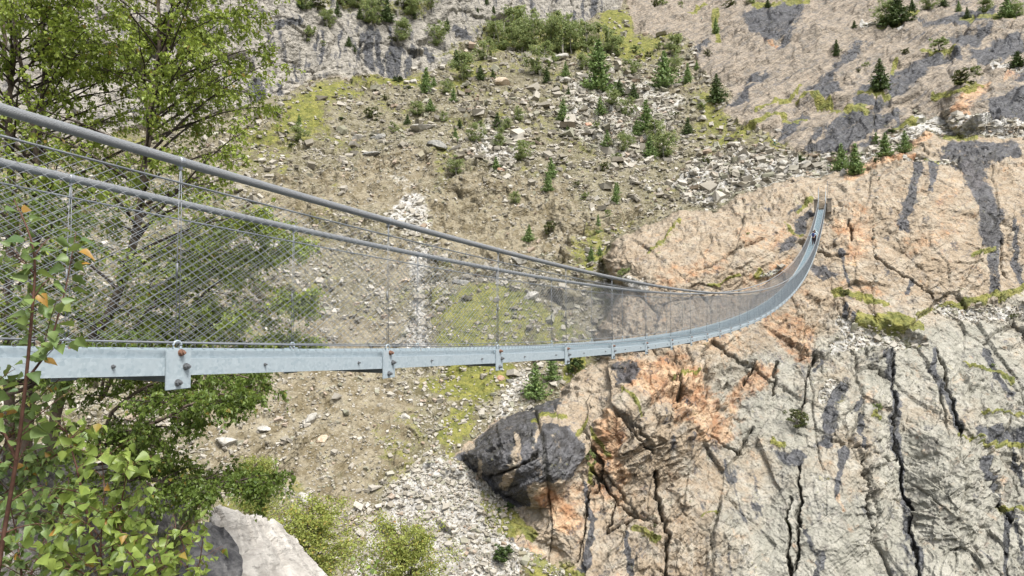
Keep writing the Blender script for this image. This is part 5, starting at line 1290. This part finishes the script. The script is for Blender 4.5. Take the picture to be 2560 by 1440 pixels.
def person(loc, rz, label, hands, step, shirt, trous, hat=None, hair=M_HAIR, pack=None, lean=.1, h=1.74):
    """figure facing +y; hands: two points (x,y,z), step: forward offsets of the two feet"""
    o = empty('person', tuple(loc), rz); k = h / 1.74; o.scale = (k, k, k)
    V = [(0, 0, .95), (0, lean * .5, 1.15), (0, lean, 1.38), (0, lean * 1.15, 1.50), (0, lean * 1.3 + .02, 1.60), (0, lean * 1.3 + .02, 1.72)]
    Ed = [(0, 1), (1, 2), (2, 3), (3, 4), (4, 5)]; Ra = [(.15, .11), (.135, .10), (.16, .105), .055, .085, .075]
    for s, hd in zip((-1, 1), hands):
        hd = np.array(hd); sh = np.array([s * .19, lean, 1.41]); el = (sh + hd) / 2 + np.array([s * .03, -.05, -.05]); d = (hd - el) / np.linalg.norm(hd - el); b = len(V)
        V += [tuple(sh), tuple(el), tuple(hd - d * .03), tuple(hd + d * .06)]; Ed += [(2, b), (b, b + 1), (b + 1, b + 2), (b + 2, b + 3)]; Ra += [.062, .045, .032, .034]
    for s, f in zip((-1, 1), step):
        b = len(V); V += [(s * .095, .0, .88), (s * .10, f * .5 + .05, .49), (s * .10, f, .09), (s * .11, f + .14, .04)]; Ed += [(0, b), (b, b + 1), (b + 1, b + 2), (b + 2, b + 3)]; Ra += [.092, .062, .042, .035]
    skin_mesh('body', V, Ed, Ra, M_SKIN, o)
    # clothes over the same skeleton
    SV = V[:4]; sV = [V[0], V[1], V[2], (0, lean * 1.1, 1.46)]; sE = [(0, 1), (1, 2), (2, 3)]; sR = [(.165, .125), (.15, .115), (.178, .12), .075]
    for a in (6, 10):
        b = len(sV); v2 = np.array(V[a + 1]) * .35 + np.array(V[a + 2]) * .65; sV += [V[a], V[a + 1], tuple(v2)]; sE += [(2, b), (b, b + 1), (b + 1, b + 2)]; sR += [.075, .056, .044]
    skin_mesh('shirt', sV, sE, sR, shirt, o)
    tV = [(0, 0, .98)]; tE = []; tR = [(.165, .125)]
    for a in (14, 18):
        b = len(tV); q = np.array(V[a + 2]); tV += [V[a], V[a + 1], tuple(q + [0, 0, .02])]; tE += [(0, b), (b, b + 1), (b + 1, b + 2)]; tR += [.108, .078, .062]
    skin_mesh('trousers', tV, tE, tR, trous, o)
    for a in (14, 18):
        q = np.array(V[a + 2]); skin_mesh('shoe', [tuple(q + [0, -.05, -.045]), tuple(q + [0, .06, -.05]), tuple(q + [0, .17, -.055])], [(0, 1), (1, 2)], [.05, .048, .038], M_SHOE, o, 1)
    hc = np.array(V[4]); f = MB()
    nose = MB(); nose.tube([hc + [0, .075, .05], hc + [0, .105, .02]], [.010, .016], 6); nose.build('nose', M_SKIN, o, True)
    for s in (-1, 1):
        e = MB(); e.tube([hc + [s * .032, .072, .055], hc + [s * .032, .084, .055]], [.011, .009], 8); e.build('eye', M_BLACK, o); e = MB(); e.tube([hc + [s * .083, 0, .03], hc + [s * .097, -.01, .035]], [.026, .018], 8); e.build('ear', M_SKIN, o, True)
    mth = MB(); mth.tube([hc + [-.024, .083, -.02], hc + [.024, .083, -.02]], .007, 6); mth.build('mouth', plain('lips', (.40, .16, .13)), o)
    a = np.linspace(0, 1, 7); hb = MB(); hb.tube([hc + np.array([0, -.018 - .01 * t, .0 + .155 * t]) for t in a], [.080, .094, .099, .098, .090, .068, .02], 14); hb.build('hair', hair, o, True)
    if hat is not None:
        m = MB(); m.tube([hc + [0, -.005, .07], hc + [0, -.005, .09], hc + [0, -.008, .14], hc + [0, -.01, .175]], [.108, .110, .096, .03], 16); m.box(hc + [0, .12, .078], ex * .07, ey * .055, ez * .006); m.build('cap', hat, o, True)
    if pack is not None:
        m = MB(); m.box((0, lean - .22, 1.24), ex * .15, ey * .10, ez * .24); me = m.mesh('backpack'); bm = bmesh.new(); bm.from_mesh(me); bmesh.ops.bevel(bm, geom=bm.edges[:], offset=.06, segments=3, affect='EDGES'); bm.to_mesh(me); bm.free()
        b = link('backpack', me, pack, o)
        m = MB(); m.box((0, lean - .335, 1.16), ex * .105, ey * .03, ez * .10); m.build('pocket', pack, b)
        for s in (-1, 1):
            m = MB(); m.tube([(s * .10, lean - .13, 1.42), (s * .11, lean - .02, 1.50), (s * .11, lean + .125, 1.38), (s * .13, lean + .05, 1.15), (s * .13, lean - .12, 1.08)], .017, 6); m.build('strap', pack, b, True)
    return tag(o, label, 'person', 'hikers')
def deck_at(k, across): return bp(k, across, H_PLATE - .064)
kp, zp = on_plane(2034, 600, .5)
KP = float(kp)
yaw = -TH
person(deck_at(KP, .52), yaw, 'hiker with a dark blue backpack on the bridge, arms out to both handrails', [(-.54, .18, 1.06), (.56, .18, 1.06)], (-.18, .26), M_LBLUE, M_TROUS, None, M_HAIR, M_NAVY, .12)
person(deck_at(KP + .75, .45), yaw, 'hiker in white top and pale cap just ahead of the blue backpack', [(-.30, .22, 1.0), (.50, .2, 1.05)], (.22, -.15), M_WHITE, M_BLACK, M_CAP, M_HAIR, M_BLACK, .08)
c = ground(np.array([1937.]), np.array([364.]))[0]; person(c + np.array([0, 0, .05]), .4, 'tiny hiker in white top and dark teal trousers below the dark slabs', [(-.28, .1, .9), (.28, .12, .92)], (.15, -.12), M_WHITE, M_GREENT, None, M_HAIR, None, .05)
c = ground(np.array([1754.]), np.array([46.]))[0]; person(c + np.array([0, 0, .05]), 1.2, 'tiny hiker with a bright teal jacket on the rock at the top', [(-.28, .1, .9), (.28, .12, .92)], (.15, -.12), M_TEAL, M_TROUS, M_BLACK, M_HAIR, None, .1)
print('people', KP, time.time() - T0)
# ------------------------------------------------------------------ daylight
w = bpy.data.worlds.new('World'); SC.world = w; w.use_nodes = True
nt = w.node_tree; nt.nodes.clear()
sky = nt.nodes.new('ShaderNodeTexSky'); sky.sky_type = 'NISHITA'; sky.sun_disc = False
SUN_EL, SUN_AZ = R(60), R(142)          # azimuth clockwise from +Y: behind the camera, a little to the left
sky.sun_elevation = SUN_EL; sky.sun_rotation = SUN_AZ
sky.air_density = 1.0; sky.dust_density = 4.0; sky.ozone_density = 1.0
hs = nt.nodes.new('ShaderNodeHueSaturation'); hs.inputs['Saturation'].default_value = .35
bg = nt.nodes.new('ShaderNodeBackground'); bg.inputs[1].default_value = .145
wo = nt.nodes.new('ShaderNodeOutputWorld')
nt.links.new(sky.outputs[0], hs.inputs['Color']); nt.links.new(hs.outputs[0], bg.inputs[0]); nt.links.new(bg.outputs[0], wo.inputs[0])
sd = bpy.data.lights.new('sun', 'SUN'); sd.energy = 2.9; sd.angle = R(20); sd.color = (1, .975, .94)
sun = bpy.data.objects.new('sun', sd); COL.objects.link(sun)
dv = Vector((math.sin(SUN_AZ) * math.cos(SUN_EL), math.cos(SUN_AZ) * math.cos(SUN_EL), math.sin(SUN_EL)))
sun.rotation_euler = (-dv).to_track_quat('-Z', 'Y').to_euler()
SC.view_settings.view_transform = 'Standard'; SC.view_settings.look = 'None'
SC.view_settings.exposure = 0.68; SC.view_settings.gamma = 1
SC.cycles.max_bounces = 6; SC.cycles.transparent_max_bounces = 8
SC.cycles.use_denoising = True
print('done', time.time() - T0)
